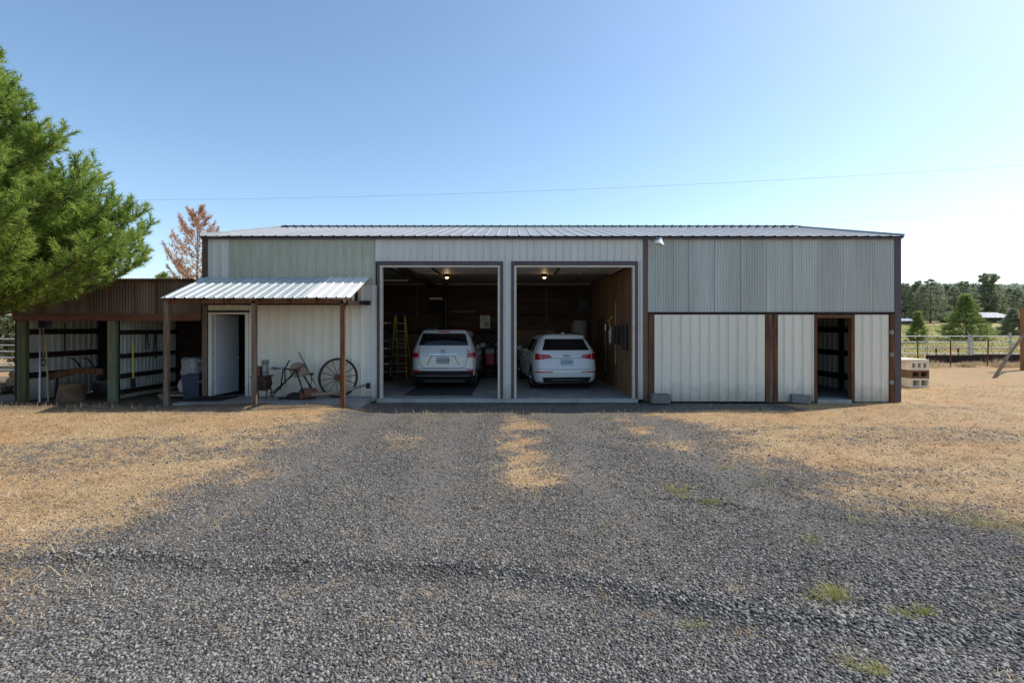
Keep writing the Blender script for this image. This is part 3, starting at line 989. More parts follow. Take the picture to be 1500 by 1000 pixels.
# left room behind the entry door
mb = MB()
mb.box(-7.94, -5.4, 3.6, 3.65, 0.1, 3.0)
mb.box(-7.94, -7.9, 0.06, 3.6, 0.1, 3.0)
mb.box(-5.44, -5.4, 0.06, 3.6, 0.1, 3.0)
mb.box(-7.94, -5.4, 0.06, 3.6, 3.0, 3.05)
for k in range(9):
    mb.box(-7.9 + k * 0.28, -7.64 + k * 0.28, 3.57, 3.599, 0.12, 2.95)
mb.build('room_lining', 'plank_dark', B)
mb = MB()
mb.box(DX0 - 0.03, DX0 + 0.045, -0.035, 0.14, DZ0, DZ1)
mb.box(DX1 - 0.075, DX1, -0.035, 0.14, DZ0, DZ1)
mb.box(DX0 + 0.046, DX1 - 0.076, -0.034, 0.139, DZ1 - 0.05, DZ1 - 0.001)
fo = mb.build('entry_door_frame', 'white_panel', B)
MB().box(DX0 - 0.06, DX1 + 0.03, -0.045, -0.001, DZ1 + 0.001, DZ1 + 0.05).build('frame_head', 'dark_iron', fo)
MB().box(DX0 + 0.0, DX1 - 0.0, -0.06, 0.14, DZ0 - 0.03, DZ0 + 0.012).build('sill', 'aluminium', fo)
th = R(80)
hx, hy = -7.79, 0.06
ux, uy = math.cos(th), math.sin(th)
mb = MB()
mb.bar((hx, hy, (DZ0 + DZ1) / 2 - 0.01), (hx + ux * 0.86, hy + uy * 0.86, (DZ0 + DZ1) / 2 - 0.01), 0.045, DZ1 - DZ0 - 0.1)
do = mb.build('entry_door', 'white_door', B, bevel=0.004)
for zz in (1.14, 1.34):
    mb = MB()
    c = Vector((hx + ux * 0.79, hy + uy * 0.79, zz))
    nrm_ = Vector((uy, -ux, 0))
    mb.tube([c + nrm_ * 0.02, c + nrm_ * 0.06], 0.014, 8)
    rk = 0.034 if zz < 1.2 else 0.026
    mb.lathe([(0.0, 0), (rk - 0.004, 0.005), (rk, 0.02), (rk * 0.7, 0.04), (0, 0.045)], 12, Matrix.Translation(c + nrm_ * 0.05) @ nrm_.to_track_quat('Z', 'Y').to_matrix().to_4x4())
    mb.build('door_knob' if zz < 1.2 else 'deadbolt', 'chrome', do, smooth=40)
for zz in (0.45, 1.25, 2.1):
    MB().box(hx - 0.045, hx + 0.005, hy - 0.02, hy + 0.02, zz, zz + 0.1).build('hinge', 'aluminium', do)
# jacket hanging on a hook inside that room
mb = MB()
pts = []
rows = [(0.05, 0.03, 1.75), (0.17, 0.07, 1.68), (0.2, 0.09, 1.45), (0.19, 0.09, 1.2), (0.21, 0.09, 0.95)]
vs, fs = [], []
for i, (w_, t_, z_) in enumerate(rows):
    for j in range(12):
        a = 2 * math.pi * j / 12
        k = 1 + 0.12 * math.sin(3 * a + i)
        vs.append((-7.02 + w_ * k * math.cos(a), 1.6 + t_ * k * math.sin(a), z_))
for i in range(4):
    for j in range(12):
        fs.append((i * 12 + j, i * 12 + (j + 1) % 12, (i + 1) * 12 + (j + 1) % 12, (i + 1) * 12 + j))
mb.add(vs, fs)
mb.tube([(-7.15, 1.6, 1.66), (-7.22, 1.55, 1.4), (-7.21, 1.54, 1.15)], 0.055, 8)
mb.tube([(-6.88, 1.6, 1.66), (-6.82, 1.55, 1.4), (-6.83, 1.54, 1.15)], 0.055, 8)
tag(mb.build('jacket', 'cloth_red', smooth=60, loc=(-7.02, 1.6, 1.75)), 'dark red jacket hanging inside the open entry door', 'jacket')
mb = MB().box(-7.75, -6.9, 2.7, 3.2, 0.1, 1.05).box(-7.8, -6.85, 2.65, 3.25, 1.05, 1.1)
tag(mb.build('cabinet', 'stained_wood', loc=(-7.3, 2.9, 0.1), bevel=0.005), 'brown wooden cabinet inside the entry room', 'cabinet')

# barn light
L = thing('barn_light', 'white dome barn light under the eave by the brown trim', 'lamp', (3.74, -0.02, 4.18))
mb = MB().lathe([(0.05, 0), (0.055, 0.05), (0.02, 0.06)], 14, Matrix.Translation((3.7, -0.03, 4.24)) @ Matrix.Rotation(R(90), 4, 'X'))
mb.tube([(3.7, -0.08, 4.24), (3.7, -0.22, 4.26), (3.72, -0.3, 4.22)], 0.018, 8)
mb.build('bracket', 'galvanized', L, smooth=40)
Mx = Matrix.Translation((3.74, -0.32, 4.09)) @ Matrix.Rotation(R(14), 4, 'Y') @ Matrix.Scale(0.8, 4)
MB().lathe([(0.17, -0.02), (0.165, 0.0), (0.13, 0.06), (0.08, 0.11), (0.055, 0.15), (0.05, 0.2), (0.0, 0.21)], 24, Mx).build('lamp_shade', 'white_paint', L, smooth=50)
MB().lathe([(0.0, -0.06), (0.05, -0.04), (0.06, 0.0), (0.03, 0.06)], 14, Mx).build('bulb', 'paper_white', L, smooth=60)

# ------------------------------------------------------------------ porch canopy
PX0, PX1 = -8.05, -3.70
PF, PB = -1.6, -0.03
ZF, ZBk = 2.64, 3.26
Pz = thing('porch_canopy', 'lean-to porch roof of pale ribbed metal on rough timber posts', 'porch', (-5.8, -0.9, 0.1))
vd = Vector((0, PB - PF, ZBk - ZF))
ln_ = vd.length
vd.normalize()
nn = Vector((0, -vd.z, vd.y))
MB().ribbed((PX0, PF, ZF), UX, vd, nn, 3.28, ln_, 0.225, h=0.026).build('roof_sheet', ['porch_metal'], Pz)
o = MB().ribbed((PX0 + 3.2, PF - 0.01, ZF + 0.008), UX, vd, nn, 1.16, ln_ + 0.0, 0.225, h=0.026, phase=0.05).build('roof_sheet', ['porch_metal_white'], Pz)
o['label'] = 'bright white end sheet of the porch roof'
for px_ in (244, 372.5, 502):
    X_ = (px_ - 750) * 11.58 / 730
    mb = MB().box(X_ - 0.05, X_ + 0.058, -1.47, -1.38, 0.04, 2.58)
    o = mb.build('post', 'stained_wood' if px_ > 500 else 'weathered_wood', Pz, bevel=0.01)
MB().box(PX0 + 0.1, PX1 - 0.1, -1.47, -1.39, 2.52, 2.615).build('front_beam', 'stained_wood', Pz, bevel=0.006)
for k in range(7):
    xx = PX0 + 0.15 + k * (PX1 - PX0 - 0.3) / 6
    mb = MB().bar((xx, PF + 0.05, ZF - 0.06), (xx, PB - 0.01, ZBk - 0.06), 0.05, 0.09)
    mb.build('rafter', 'light_timber' if k == 6 else 'stained_wood', Pz)
MB().box(PX0 + 0.1, PX1 + 0.02, -0.1, -0.035, 2.55, 2.66).build('ledger_board', 'dark_wood', Pz)
MB().bar((PX1 - 0.12, -1.5, 2.53), (PX1 - 0.12, -0.12, 2.6), 0.07, 0.1).build('tie_beam', 'dark_wood', Pz)
MB().bar((PX1 - 0.12, -0.75, 2.6), (PX1 - 0.12, -0.75, 2.95), 0.07, 0.07, up=(0, 1, 0)).build('strut', 'dark_wood', Pz)
# slab under the porch: rough poured edge
pts = []
for t in np.linspace(0, 1, 20):
    pts.append((-8.0 + 4.35 * t, -1.28 + 0.05 * math.sin(t * 17) + 0.03 * math.sin(t * 41)))
pts += [(-3.62, -0.8), (-3.66, -0.03), (-8.0, -0.03)]
mb = MB()
n_ = len(pts)
mb.add([(p[0], p[1], 0.0) for p in pts] + [(p[0], p[1], 0.185) for p in pts],
       [tuple(range(n_, 2 * n_))] + [(i, (i + 1) % n_, n_ + (i + 1) % n_, n_ + i) for i in range(n_)])
o = mb.build('porch_slab', 'concrete', loc=(0, 0, 0), bevel=0.012)
tag(o, 'rough low concrete slab under the porch', 'slab', kind='structure')
mb = MB().box(-8.0, -7.05, -0.95, -0.15, 0.187, 0.205)
tag(mb.build('door_mat', 'rubber_mat', loc=(-7.5, -0.5, 0.187), bevel=0.006), 'black rubber door mat in front of the entry door', 'mat')
mb = MB()
vs = [(-7.1, -1.62), (-6.6, -1.66), (-6.2, -1.6), (-6.25, -1.42), (-6.8, -1.4)]
mb.add([(a, b_, 0.06) for a, b_ in vs] + [(a, b_, 0.125) for a, b_ in vs], [(5, 6, 7, 8, 9)] + [(i, (i + 1) % 5, 5 + (i + 1) % 5, 5 + i) for i in range(5)])
tag(mb.build('paving_slab', 'concrete_edge', loc=(-6.6, -1.5, 0.06), bevel=0.008), 'flat pale stone slab at the front edge of the porch', 'slab')

# ------------------------------------------------------------------ left lean-to shed
SH = thing('open_lean_to_shed', 'open fronted lean-to shed with rusty brown corrugated fascia toned as backlit', 'shed', (-10.4, 0, 0))
SX0, SX1, SYB = -12.9, -8.08, 2.5
MB().ribbed((SX0 + 0.02, -0.06, 2.33), UX, UZ, NY, SX1 - SX0 - 0.02, 0.86, 0.075, 'sine', h=0.011).build('fascia_sheet', ['rust_brown_backlit'], SH)
for xx in (-12.2, -11.55, -10.95, -10.42, -9.8, -9.25):
    MB().box(xx, xx + 0.035, -0.083, -0.072, 2.335, 3.185).build('fascia_lap', 'fascia_board', SH)
MB().box(SX0, SX1, -0.09, -0.02, 2.14, 2.328).build('fascia_board', 'fascia_board', SH, bevel=0.006)
MB().box(SX0 - 0.04, SX0 + 0.015, -0.1, 0.05, 2.14, 3.15).build('fascia_end_board', 'fascia_board', SH)
MB().ribbed((SX0 - 0.1, -0.4, 3.205), UX, Vector((0, 2.9, -0.46)).normalized(), Vector((0, 0.46, 2.9)).normalized(), SX1 - SX0 + 0.12, 2.95, 0.075, 'sine', h=0.011).build('roof', ['rust_brown_backlit'], SH)
for x0, x1, mt, y0, y1 in ((-12.88, -12.66, 'olive_post', -0.04, 0.08), (-10.52, -10.30, 'green_post', -0.05, 0.05), (-8.66, -8.5, 'olive_post', 2.2, 2.36)):
    MB().box(x0, x1, y0, y1, -0.02, 2.14).build('post', mt, SH, bevel=0.008)
MB().box(-12.97, -12.885, 0.0, 0.2, -0.02, 3.1).build('corner_board', 'dark_wood', SH)
mb = MB().ribbed((-12.86, 2.45, 0.03), (0, -1, 0), UZ, (1, 0, 0), 2.25, 2.75, 0.2)
mb.build('side_wall', ['white_panel'], SH)
MB().ribbed((-10.42, 2.45, 0.08), (0, -1, 0), UZ, (1, 0, 0), 2.2, 2.75, 0.14, h=0.015).build('divider_wall', ['corrugated_grey'], SH)
for zz in (0.62, 1.15, 1.78):
    MB().box(-12.83, -12.75, 0.2, 2.4, zz, zz + 0.15).build('girt', 'dark_wood', SH)
    MB().box(-10.39, -10.31, 0.2, 2.4, zz, zz + 0.12).build('girt', 'dark_wood', SH)
MB().box(-10.39, -10.31, 0.2, 2.4, 0.2, 0.32).build('girt', 'dark_wood', SH)
MB().box(-12.9, -8.02, 2.46, 2.52, 0.0, 2.75).build('back_wall', 'dark_wood', SH)
for k, (xx, w_) in enumerate(((-11.78, 0.09), (-11.64, 0.07))):
    mb = MB().bar((xx, 1.75, 0.03), (xx - 0.02, 2.3, 2.2), w_, 0.04, up=(0, 1, 0))
    tag(mb.build('leaning_board', 'stained_wood' if k == 0 else 'light_timber', loc=(xx, 1.75, 0.03)),
        ['reddish brown board leaning upright at the rear of the shed', 'paler narrow board leaning beside the reddish board in the shed'][k], 'board')

# snow shovel hung upside down
T = thing('snow_shovel', 'snow shovel hung blade up on the shed side wall', 'shovel', (-12.62, 0.5, 1.0))
mb = MB().tube([(-12.66, 0.46, 2.0), (-12.66, 0.46, 1.12)], 0.017, 8)
mb.build('shaft', 'light_timber', T, smooth=40)
mb = MB()
vs, fs = [], []
for i in range(7):
    for j in range(5):
        u = i / 6 - 0.5
        vs.append((-12.66 + u * 0.38, 0.43 + 0.35 * u * u, 1.96 + j * 0.07))
for i in range(6):
    for j in range(4):
        fs.append((i * 5 + j, (i + 1) * 5 + j, (i + 1) * 5 + j + 1, i * 5 + j + 1))
mb.add(vs, fs)
mb.build('scoop', 'shovel_blue', T, smooth=60)
mb = MB().tube([(-12.66, 0.46, 1.12), (-12.72, 0.46, 1.06), (-12.74, 0.46, 0.99), (-12.69, 0.46, 0.95), (-12.63, 0.46, 0.95), (-12.58, 0.46, 0.99), (-12.60, 0.46, 1.06), (-12.66, 0.46, 1.12)], 0.017, 8)
mb.build('grip', 'black_plastic', T, smooth=40)
mb = MB().tube([(-12.22, -0.1, 0.04), (-12.36, 0.05, 1.0), (-12.48, 0.18, 1.92)], 0.022, 8)
tag(mb.build('metal_pole', 'aluminium', loc=(-12.22, -0.1, 0.04), smooth=40), 'pale metal pole leaning inside the left shed post', 'pole')
mb = MB().tube([(-12.05, -0.05, 0.04), (-12.2, 0.08, 0.9), (-12.36, 0.2, 1.78)], 0.02, 8)
tag(mb.build('wooden_pole', 'light_timber', loc=(-12.05, -0.05, 0.04), smooth=40), 'thin wooden pole leaning just right of the metal pole', 'pole')
mb = MB().tube([(-12.74, 1.2, 2.1), (-12.74, 1.2, 1.2)], 0.016, 8)
tag(mb.build('garden_tool', 'dark_wood', loc=(-12.74, 1.2, 1.2), smooth=40), 'dark tool handle hanging on the light shed wall', 'tool')
# stump
mb = MB()
prof = [(0.31, 0.0), (0.30, 0.1), (0.27, 0.3), (0.25, 0.46), (0.24, 0.48), (0.0, 0.485)]
mb.lathe(prof, 22, Matrix.Translation((-11.62, 0.15, 0.02)))
mb.v = [(p[0] + 0.02 * math.sin(p[2] * 19 + p[0] * 13), p[1] + 0.015 * math.sin(p[0] * 23), p[2]) for p in mb.v]
tag(mb.build('tree_stump', 'stump_wood', loc=(-11.62, 0.15, 0.02), smooth=40), 'thick sawn tree stump standing in the front of the shed', 'stump')
# curved yoke with two handles
T = thing('walking_plow', 'old wooden plow beam with two curved handles in the shed', 'plow', (-12.0, 0.6, 0.4))
pts = [(-12.6, 0.55, 0.62), (-12.3, 0.58, 0.70), (-11.9, 0.6, 0.78), (-11.5, 0.6, 0.79), (-11.15, 0.6, 0.76)]
mb = MB()
for a, b_ in zip(pts, pts[1:]):
    mb.bar(a, b_, 0.09, 0.17)
mb.build('beam', 'stained_wood', T)
for s in (0, 1):
    x_ = -11.85 + 0.38 * s
    mb = MB().tube([(x_ + 0.1, 0.6, 0.82), (x_ + 0.02, 0.6, 0.98), (x_ - 0.1, 0.58, 1.12), (x_ - 0.2, 0.55, 1.13)], 0.02, 8)
    mb.build('handle', 'dark_wood', T, smooth=40)
for xa_, xb_, za_ in ((-12.4, -12.45, 0.65), (-11.3, -11.25, 0.75)):
    MB().tube([(xa_, 0.6, za_), (xb_, 0.6, 0.03)], 0.03, 8).build('support_leg', 'dark_iron', T, smooth=40)
# black cart with a wheel
T = thing('hand_cart', 'low black hand cart with spoked wheel beside the stump', 'cart', (-11.0, 0.6, 0))
mb = MB().box(-11.4, -10.95, 0.55, 0.95, 0.18, 0.52)
mb.tube([(-11.35, 0.6, 0.52), (-11.33, 0.6, 0.62), (-11.1, 0.6, 0.62), (-11.08, 0.6, 0.52)], 0.016, 8)
mb.build('body', 'black_plastic', T, bevel=0.02)
Mw = Matrix.Translation((-10.82, 0.5, 0.2)) @ Matrix.Rotation(R(78), 4, 'X')
mb = MB().lathe([(0.17, -0.03), (0.19, -0.03), (0.2, 0), (0.19, 0.03), (0.17, 0.03)], 24, Mw, closed=True)
for k in range(8):
    a = k * math.pi / 4
    mb.tube([Mw @ Vector((0, 0, 0)), Mw @ Vector((0.18 * math.cos(a), 0.18 * math.sin(a), 0))], 0.008, 5)
mb.build('wheel', 'dark_iron', T, smooth=40)
mb = MB().tube([(-10.86, 0.4, 0.05), (-11.0, 0.9, 0.5), (-11.05, 1.2, 0.9)], 0.02, 8)
mb.build('handle', 'weathered_wood', T, smooth=40)
# yellow handled tool
T = thing('garden_fork', 'yellow handled garden tool leaning on the dark divider wall', 'tool', (-10.2, 0.5, 0.3))
MB().tube([(-10.24, 0.45, 1.62), (-10.22, 0.45, 0.6)], 0.02, 8).build('shaft', 'yellow_fibreglass', T, smooth=40)
MB().box(-10.28, -10.16, 0.43, 0.46, 0.35, 0.6).build('head', 'dark_iron', T, bevel=0.01)
for k, (yy, z0, z1) in enumerate(((1.0, 1.4, 1.85), (1.35, 1.15, 1.9))):
    mb = MB().tube([(-10.27, yy, z1), (-10.27, yy - 0.06, z0), (-10.27, yy, z0 - 0.05), (-10.27, yy + 0.07, z0), (-10.27, yy + 0.02, z1)], 0.014, 6)
    tag(mb.build('harness_loop', 'dark_iron', loc=(-10.27, yy, z1), smooth=40), ['shorter dark loop of harness hanging on the divider wall', 'longer dark loop of harness hanging further back on the divider wall'][k], 'harness')
# rubbish bin with bag
T = thing('rubbish_bin', 'dark blue wheeled rubbish bin overflowing with a grey bag', 'bin', (-8.4, 0.2, 0))
mb = MB()
vs = []
for (w_, d_, z_) in ((0.2, 0.2, 0.03), (0.215, 0.22, 0.3), (0.24, 0.25, 0.74), (0.255, 0.265, 0.745), (0.255, 0.265, 0.79)):
    vs += [(-8.4 - w_, 0.25 - d_, z_), (-8.4 + w_, 0.25 - d_, z_), (-8.4 + w_, 0.25 + d_, z_), (-8.4 - w_, 0.25 + d_, z_)]
fs = [(3, 2, 1, 0)] + [(i * 4 + j, i * 4 + (j + 1) % 4, i * 4 + 4 + (j + 1) % 4, i * 4 + 4 + j) for i in range(4) for j in range(4)]
mb.add(vs, fs)
mb.box(-8.32, -8.08, -0.02, -0.005, 0.52, 0.6)
mb.build('body', 'bin_blue', T, bevel=0.02)
for s in (-1, 1):
    MB().lathe([(0.0, -0.03), (0.09, -0.03), (0.1, 0), (0.09, 0.03), (0.0, 0.03)], 16, Matrix.Translation((-8.4 + s * 0.2, 0.46, 0.1)) @ Matrix.Rotation(R(90), 4, 'Y')).build('wheel', 'black_plastic', T, smooth=40)
mb = MB()
vs, fs = [], []
for i in range(8):
    for j in range(20):
        a = 2 * math.pi * j / 20
        t = i / 7
        r_ = 0.31 * (1 - 0.25 * t) * (1 + 0.12 * math.sin(5 * a + 3 * t) + 0.07 * math.sin(9 * a + 7 * t))
        if i == 7:
            r_ *= 0.6
        vs.append((-8.43 + r_ * math.cos(a), 0.22 + 0.9 * r_ * math.sin(a), 0.76 + 0.46 * t - 0.05 * (i == 7) + 0.03 * math.sin(4 * a)))
for i in range(7):
    for j in range(20):
        fs.append((i * 20 + j, i * 20 + (j + 1) % 20, (i + 1) * 20 + (j + 1) % 20, (i + 1) * 20 + j))
fs.append(tuple(140 + j for j in range(20)))
mb.add(vs, fs)
mb.build('bin_bag', 'bag_grey', T, smooth=60)
# pale sacks and board
for k, (x_, y_, w_, h_) in enumerate(((-8.98, 0.75, 0.2, 0.42), (-8.95, 1.2, 0.26, 0.95))):
    mb = MB()
    vs, fs = [], []
    for i in range(7):
        t = i / 6
        rr = w_ * (0.9 + 0.3 * math.sin(math.pi * t) - 0.5 * t * t)
        for j in range(16):
            a = 2 * math.pi * j / 16
            k_ = 1 + 0.08 * math.sin(3 * a + 4 * t + k) + 0.05 * math.sin(7 * a)
            vs.append((x_ + rr * k_ * math.cos(a), y_ + 0.7 * rr * k_ * math.sin(a), 0.18 * (1 - k) + 0.02 + h_ * t))
    for i in range(6):
        for j in range(16):
            fs.append((i * 16 + j, i * 16 + (j + 1) % 16, (i + 1) * 16 + (j + 1) % 16, (i + 1) * 16 + j))
    fs += [tuple(range(15, -1, -1)), tuple(96 + j for j in range(16))]
    mb.add(vs, fs)
    tag(mb.build('sack', 'bag_pink' if k == 0 else 'sheet_cloth', smooth=60, loc=(x_, y_, 0.05)),
        ['small pinkish sack set on a board beside the bin', 'taller dull sack standing behind the pinkish sack'][k], 'sack')
mb = MB().box(-9.6, -8.7, 0.5, 1.05, 0.1, 0.16).box(-9.55, -9.45, 0.5, 1.05, 0.02, 0.1).box(-8.85, -8.75, 0.5, 1.05, 0.02, 0.1)
tag(mb.build('pallet', 'grey_wood_pole', loc=(-9.15, 0.8, 0.02)), 'low grey wooden pallet under the pinkish sack', 'pallet')
mb = MB().tube([(-14.6, -1.25, 0.06), (-14.2, -1.22, 0.08), (-13.7, -1.1, 0.1)], 0.03, 7, r2=0.015)
tag(mb.build('pale_branch', 'log_end', loc=(-14.2, -1.2, 0.06), smooth=50), 'pale bare branch lying on the ground left of the shed', 'branch')

# firewood pile left of the shed
def make_log(L_, r_):
    mb = MB()
    vs, n = [], 14
    rr = [1 + 0.1 * random.uniform(-1, 1) for _ in range(n)]
    for y_ in (-L_ / 2, L_ / 2):
        for j in range(n):
            a = 2 * math.pi * j / n
            vs.append((r_ * rr[j] * math.cos(a), y_, r_ * rr[j] * math.sin(a)))
    mb.add(vs, [(j, (j + 1) % n, n + (j + 1) % n, n + j) for j in range(n)], 0)
    mb.add(vs, [tuple(range(n - 1, -1, -1)), tuple(n + j for j in range(n))], 1)
    return mb


lg = make_log(0.6, 0.13).build('firewood_log', ['bark_grey', 'log_end'], loc=(0, 0, 0), smooth=50)
tag(lg, 'cut firewood log in the heap left of the shed', 'log', 'heaped firewood logs')
k = 0
for (x_, z_, rz) in ((-15.5, 0.13, 0.2), (-15.15, 0.13, -0.1), (-14.8, 0.12, 0.4), (-14.45, 0.13, 0.1), (-15.35, 0.36, -0.3), (-14.95, 0.35, 0.15), (-14.6, 0.36, 0.3), (-14.75, 0.58, 0.1), (-15.8, 0.13, 0.5)):
    c = lg if k == 0 else lg.copy()
    if k:
        COL.objects.link(c)
    c.location = (x_, 1.9 + 0.1 * (k % 3), z_)
    c.rotation_euler = (0, 0, rz)
    c.scale = (1, 1, 1) if k % 2 else (1.1, 0.9, 1.05)
    k += 1

# ------------------------------------------------------------------ antiques on the porch
SZ = 0.187
T = thing('iron_stove', 'small rusty iron stove on bent legs by the middle porch post', 'stove', (-6.22, -0.55, SZ))
cx, cy = -6.24, -0.55
mb = MB()
vs, fs = [], []
for (w_, d_, z_) in ((0.12, 0.1, 0.21), (0.15, 0.13, 0.25), (0.185, 0.16, 0.36), (0.17, 0.15, 0.52), (0.16, 0.14, 0.55)):
    vs += [(cx + w_ * a, cy + d_ * b_, SZ + z_) for a, b_ in ((-1, -1), (1, -1), (1, 1), (-1, 1))]
fs = [(3, 2, 1, 0), (16, 17, 18, 19)] + [(i * 4 + j, i * 4 + (j + 1) % 4, i * 4 + 4 + (j + 1) % 4, i * 4 + 4 + j) for i in range(4) for j in range(4)]
mb.add(vs, fs)
bo = mb.build('body', 'rust_iron', T, bevel=0.015)
MB().box(cx - 0.09, cx + 0.09, cy - 0.172, cy - 0.15, SZ + 0.3, SZ + 0.48).build('fire_door', 'dark_iron', bo, bevel=0.008)
MB().box(cx - 0.215, cx + 0.215, cy - 0.19, cy + 0.18, SZ + 0.552, SZ + 0.585).build('top_plate', 'rust_iron', T, bevel=0.012)
for sx in (-1, 1):
    for sy in (-1, 1):
        MB().tube([(cx + sx * 0.13, cy + sy * 0.1, SZ + 0.3), (cx + sx * 0.18, cy + sy * 0.13, SZ + 0.2), (cx + sx * 0.15, cy + sy * 0.12, SZ + 0.08), (cx + sx * 0.19, cy + sy * 0.15, SZ + 0.012)], 0.02, 8, r2=0.012).build('leg', 'dark_iron', T, smooth=50)
T = thing('galvanized_can', 'tall galvanized can standing on the iron stove', 'can', (-6.16, -0.56, SZ + 0.587))
MB().lathe([(0.078, 0), (0.08, 0.01), (0.08, 0.1), (0.083, 0.105), (0.08, 0.11), (0.08, 0.34), (0.088, 0.35), (0.088, 0.365), (0.07, 0.366), (0.068, 0.05), (0, 0.05)], 22, Matrix.Translation((-6.16, -0.56, SZ + 0.587))).build('body', 'galvanized', T, smooth=40)
MB().tube([(-6.25, -0.56, SZ + 0.9), (-6.25, -0.56, SZ + 0.97), (-6.07, -0.56, SZ + 0.97), (-6.07, -0.56, SZ + 0.9)], 0.006, 6).build('bail_handle', 'dark_iron', T)
mb = MB().box(-6.41, -6.25, -0.66, -0.48, SZ + 0.587, SZ + 0.80)
mb.box(-6.42, -6.24, -0.67, -0.47, SZ + 0.801, SZ + 0.815)
tag(mb.build('rusty_tin', 'red_rust', loc=(-6.33, -0.57, SZ + 0.587), bevel=0.015), 'rusty red square tin on the stove left of the can', 'tin')

# treadle grindstone
T = thing('treadle_grindstone', 'antique sit-on grindstone with iron frame and round stone', 'grindstone', (-5.4, -0.6, SZ))


def pp(px, py, Y):
    x_, z_ = at(px, py, Y)
    return (x_, Y, z_)


hub = pp(436, 541.5, -0.6)
Mw = Matrix.Translation(hub) @ Matrix.Rotation(R(90), 4, 'X') @ Matrix.Rotation(R(12), 4, 'Y')
st_ = MB().lathe([(0.03, -0.04), (0.185, -0.04), (0.19, -0.034), (0.19, 0.034), (0.185, 0.04), (0.03, 0.04)], 40, Mw).build('grindstone_wheel', 'grindstone', T, smooth=40)
MB().lathe([(0, -0.075), (0.05, -0.07), (0.06, -0.05), (0.06, 0.05), (0.05, 0.07), (0, 0.075)], 14, Mw).build('hub', 'red_rust', st_, smooth=40)
mb = MB()
for dy in (-0.09, 0.09):
    h0 = (hub[0], hub[1] + dy, hub[2])
    mb.bar(h0, pp(398, 581 if dy < 0 else 576, -0.6 + dy * 2), 0.03, 0.03)
    e = pp(446 if dy < 0 else 459, 580 if dy < 0 else 571, -0.6 + dy * 2)
    mb.bar(h0, e, 0.026, 0.026)
    mb.bar(h0, pp(415, 540, -0.6 + dy), 0.026, 0.03)
    mb.bar(pp(415, 540, -0.6 + dy), pp(411, 569, -0.6 + dy), 0.024, 0.024)
mb.bar(pp(411, 569, -0.7), pp(411, 569, -0.5), 0.03, 0.03)
mb.build('frame', 'dark_iron', T)
mb = MB().tube([pp(424, 527.5, -0.68), pp(417, 541, -0.68), pp(418, 562, -0.68)], 0.016, 7)
mb.build('lever', 'dark_iron', T, smooth=40)
mb = MB().tube([pp(436, 541, -0.72), pp(444, 534, -0.72), pp(446, 532, -0.78)], 0.016, 7)
mb.build('crank', 'red_rust', T, smooth=40)
mb = MB()
vs, fs = [], []
c0 = pp(406, 539.5, -0.6)
for i in range(7):
    for j in range(7):
        u, v = i / 6 * 2 - 1, j / 6 * 2 - 1
        vs.append((c0[0] + u * 0.13, c0[1] + v * 0.15, c0[2] - 0.02 + 0.03 * (u * u + 0.7 * v * v)))
for i in range(6):
    for j in range(6):
        fs.append((i * 7 + j, (i + 1) * 7 + j, (i + 1) * 7 + j + 1, i * 7 + j + 1))
mb.add(vs, fs)
mb.build('seat', 'dark_iron', T, smooth=60)
mb = MB()
vs = [(c0[0] - 0.13, c0[1] - 0.17, c0[2] + 0.015), (c0[0] + 0.03, c0[1] - 0.18, c0[2] - 0.02), (c0[0] + 0.17, c0[1] - 0.1, c0[2] + 0.03),
      (c0[0] + 0.14, c0[1] + 0.14, c0[2] + 0.06), (c0[0] + 0.0, c0[1] + 0.15, c0[2] + 0.02), (c0[0] - 0.15, c0[1] + 0.14, c0[2] + 0.045)]
mb.add(vs, [(0, 1, 4, 5), (1, 2, 3, 4)])
mb.add([(a[0], a[1], a[2] - 0.008) for a in vs], [(5, 4, 1, 0), (4, 3, 2, 1)])
vs2 = [(-0.1, -0.12, 0.022), (0.0, -0.13, 0.002), (0.0, 0.02, 0.02), (-0.11, 0.02, 0.036)]
mb.add([(c0[0] + a, c0[1] + b_, c0[2] + c_ + 0.004) for a, b_, c_ in vs2], [(0, 1, 2, 3)], 1)
tag(mb.build('magazine', ['paper_white', 'ink_blue'], loc=c0), 'white and blue magazine lying on the grindstone seat', 'magazine')

# horse cultivator handles leaning against the wall
T = thing('hand_cultivator', 'old cultivator with long thin handles between grindstone and wheel', 'cultivator', pp(460, 576, -0.45))
MB().tube([pp(437.5, 515.5, -0.12), pp(446, 532, -0.18), pp(453, 546, -0.25), pp(462, 562, -0.38), pp(471, 574, -0.5)], 0.017, 7).build('handle', 'grey_wood_pole', T, smooth=40)
MB().tube([pp(447, 533, -0.36), pp(450, 542, -0.4), pp(449, 549, -0.42)], 0.012, 7).tube([pp(446, 548.5, -0.4), pp(458, 548, -0.4)], 0.012, 7).tube([pp(456, 549, -0.4), pp(456, 562, -0.42), pp(452, 570, -0.45)], 0.01, 7).build('brace', 'dark_iron', T, smooth=40)
MB().bar(pp(446, 551, -0.42), pp(459, 575, -0.45), 0.03, 0.03).build('beam', 'dark_iron', T)
MB().lathe([(0, -0.04), (0.03, -0.03), (0.038, 0), (0.03, 0.03), (0, 0.04)], 12, Matrix.Translation(pp(457, 547.5, -0.42)) @ Matrix.Rotation(R(90), 4, 'X')).build('clamp', 'dark_iron', T, smooth=50)

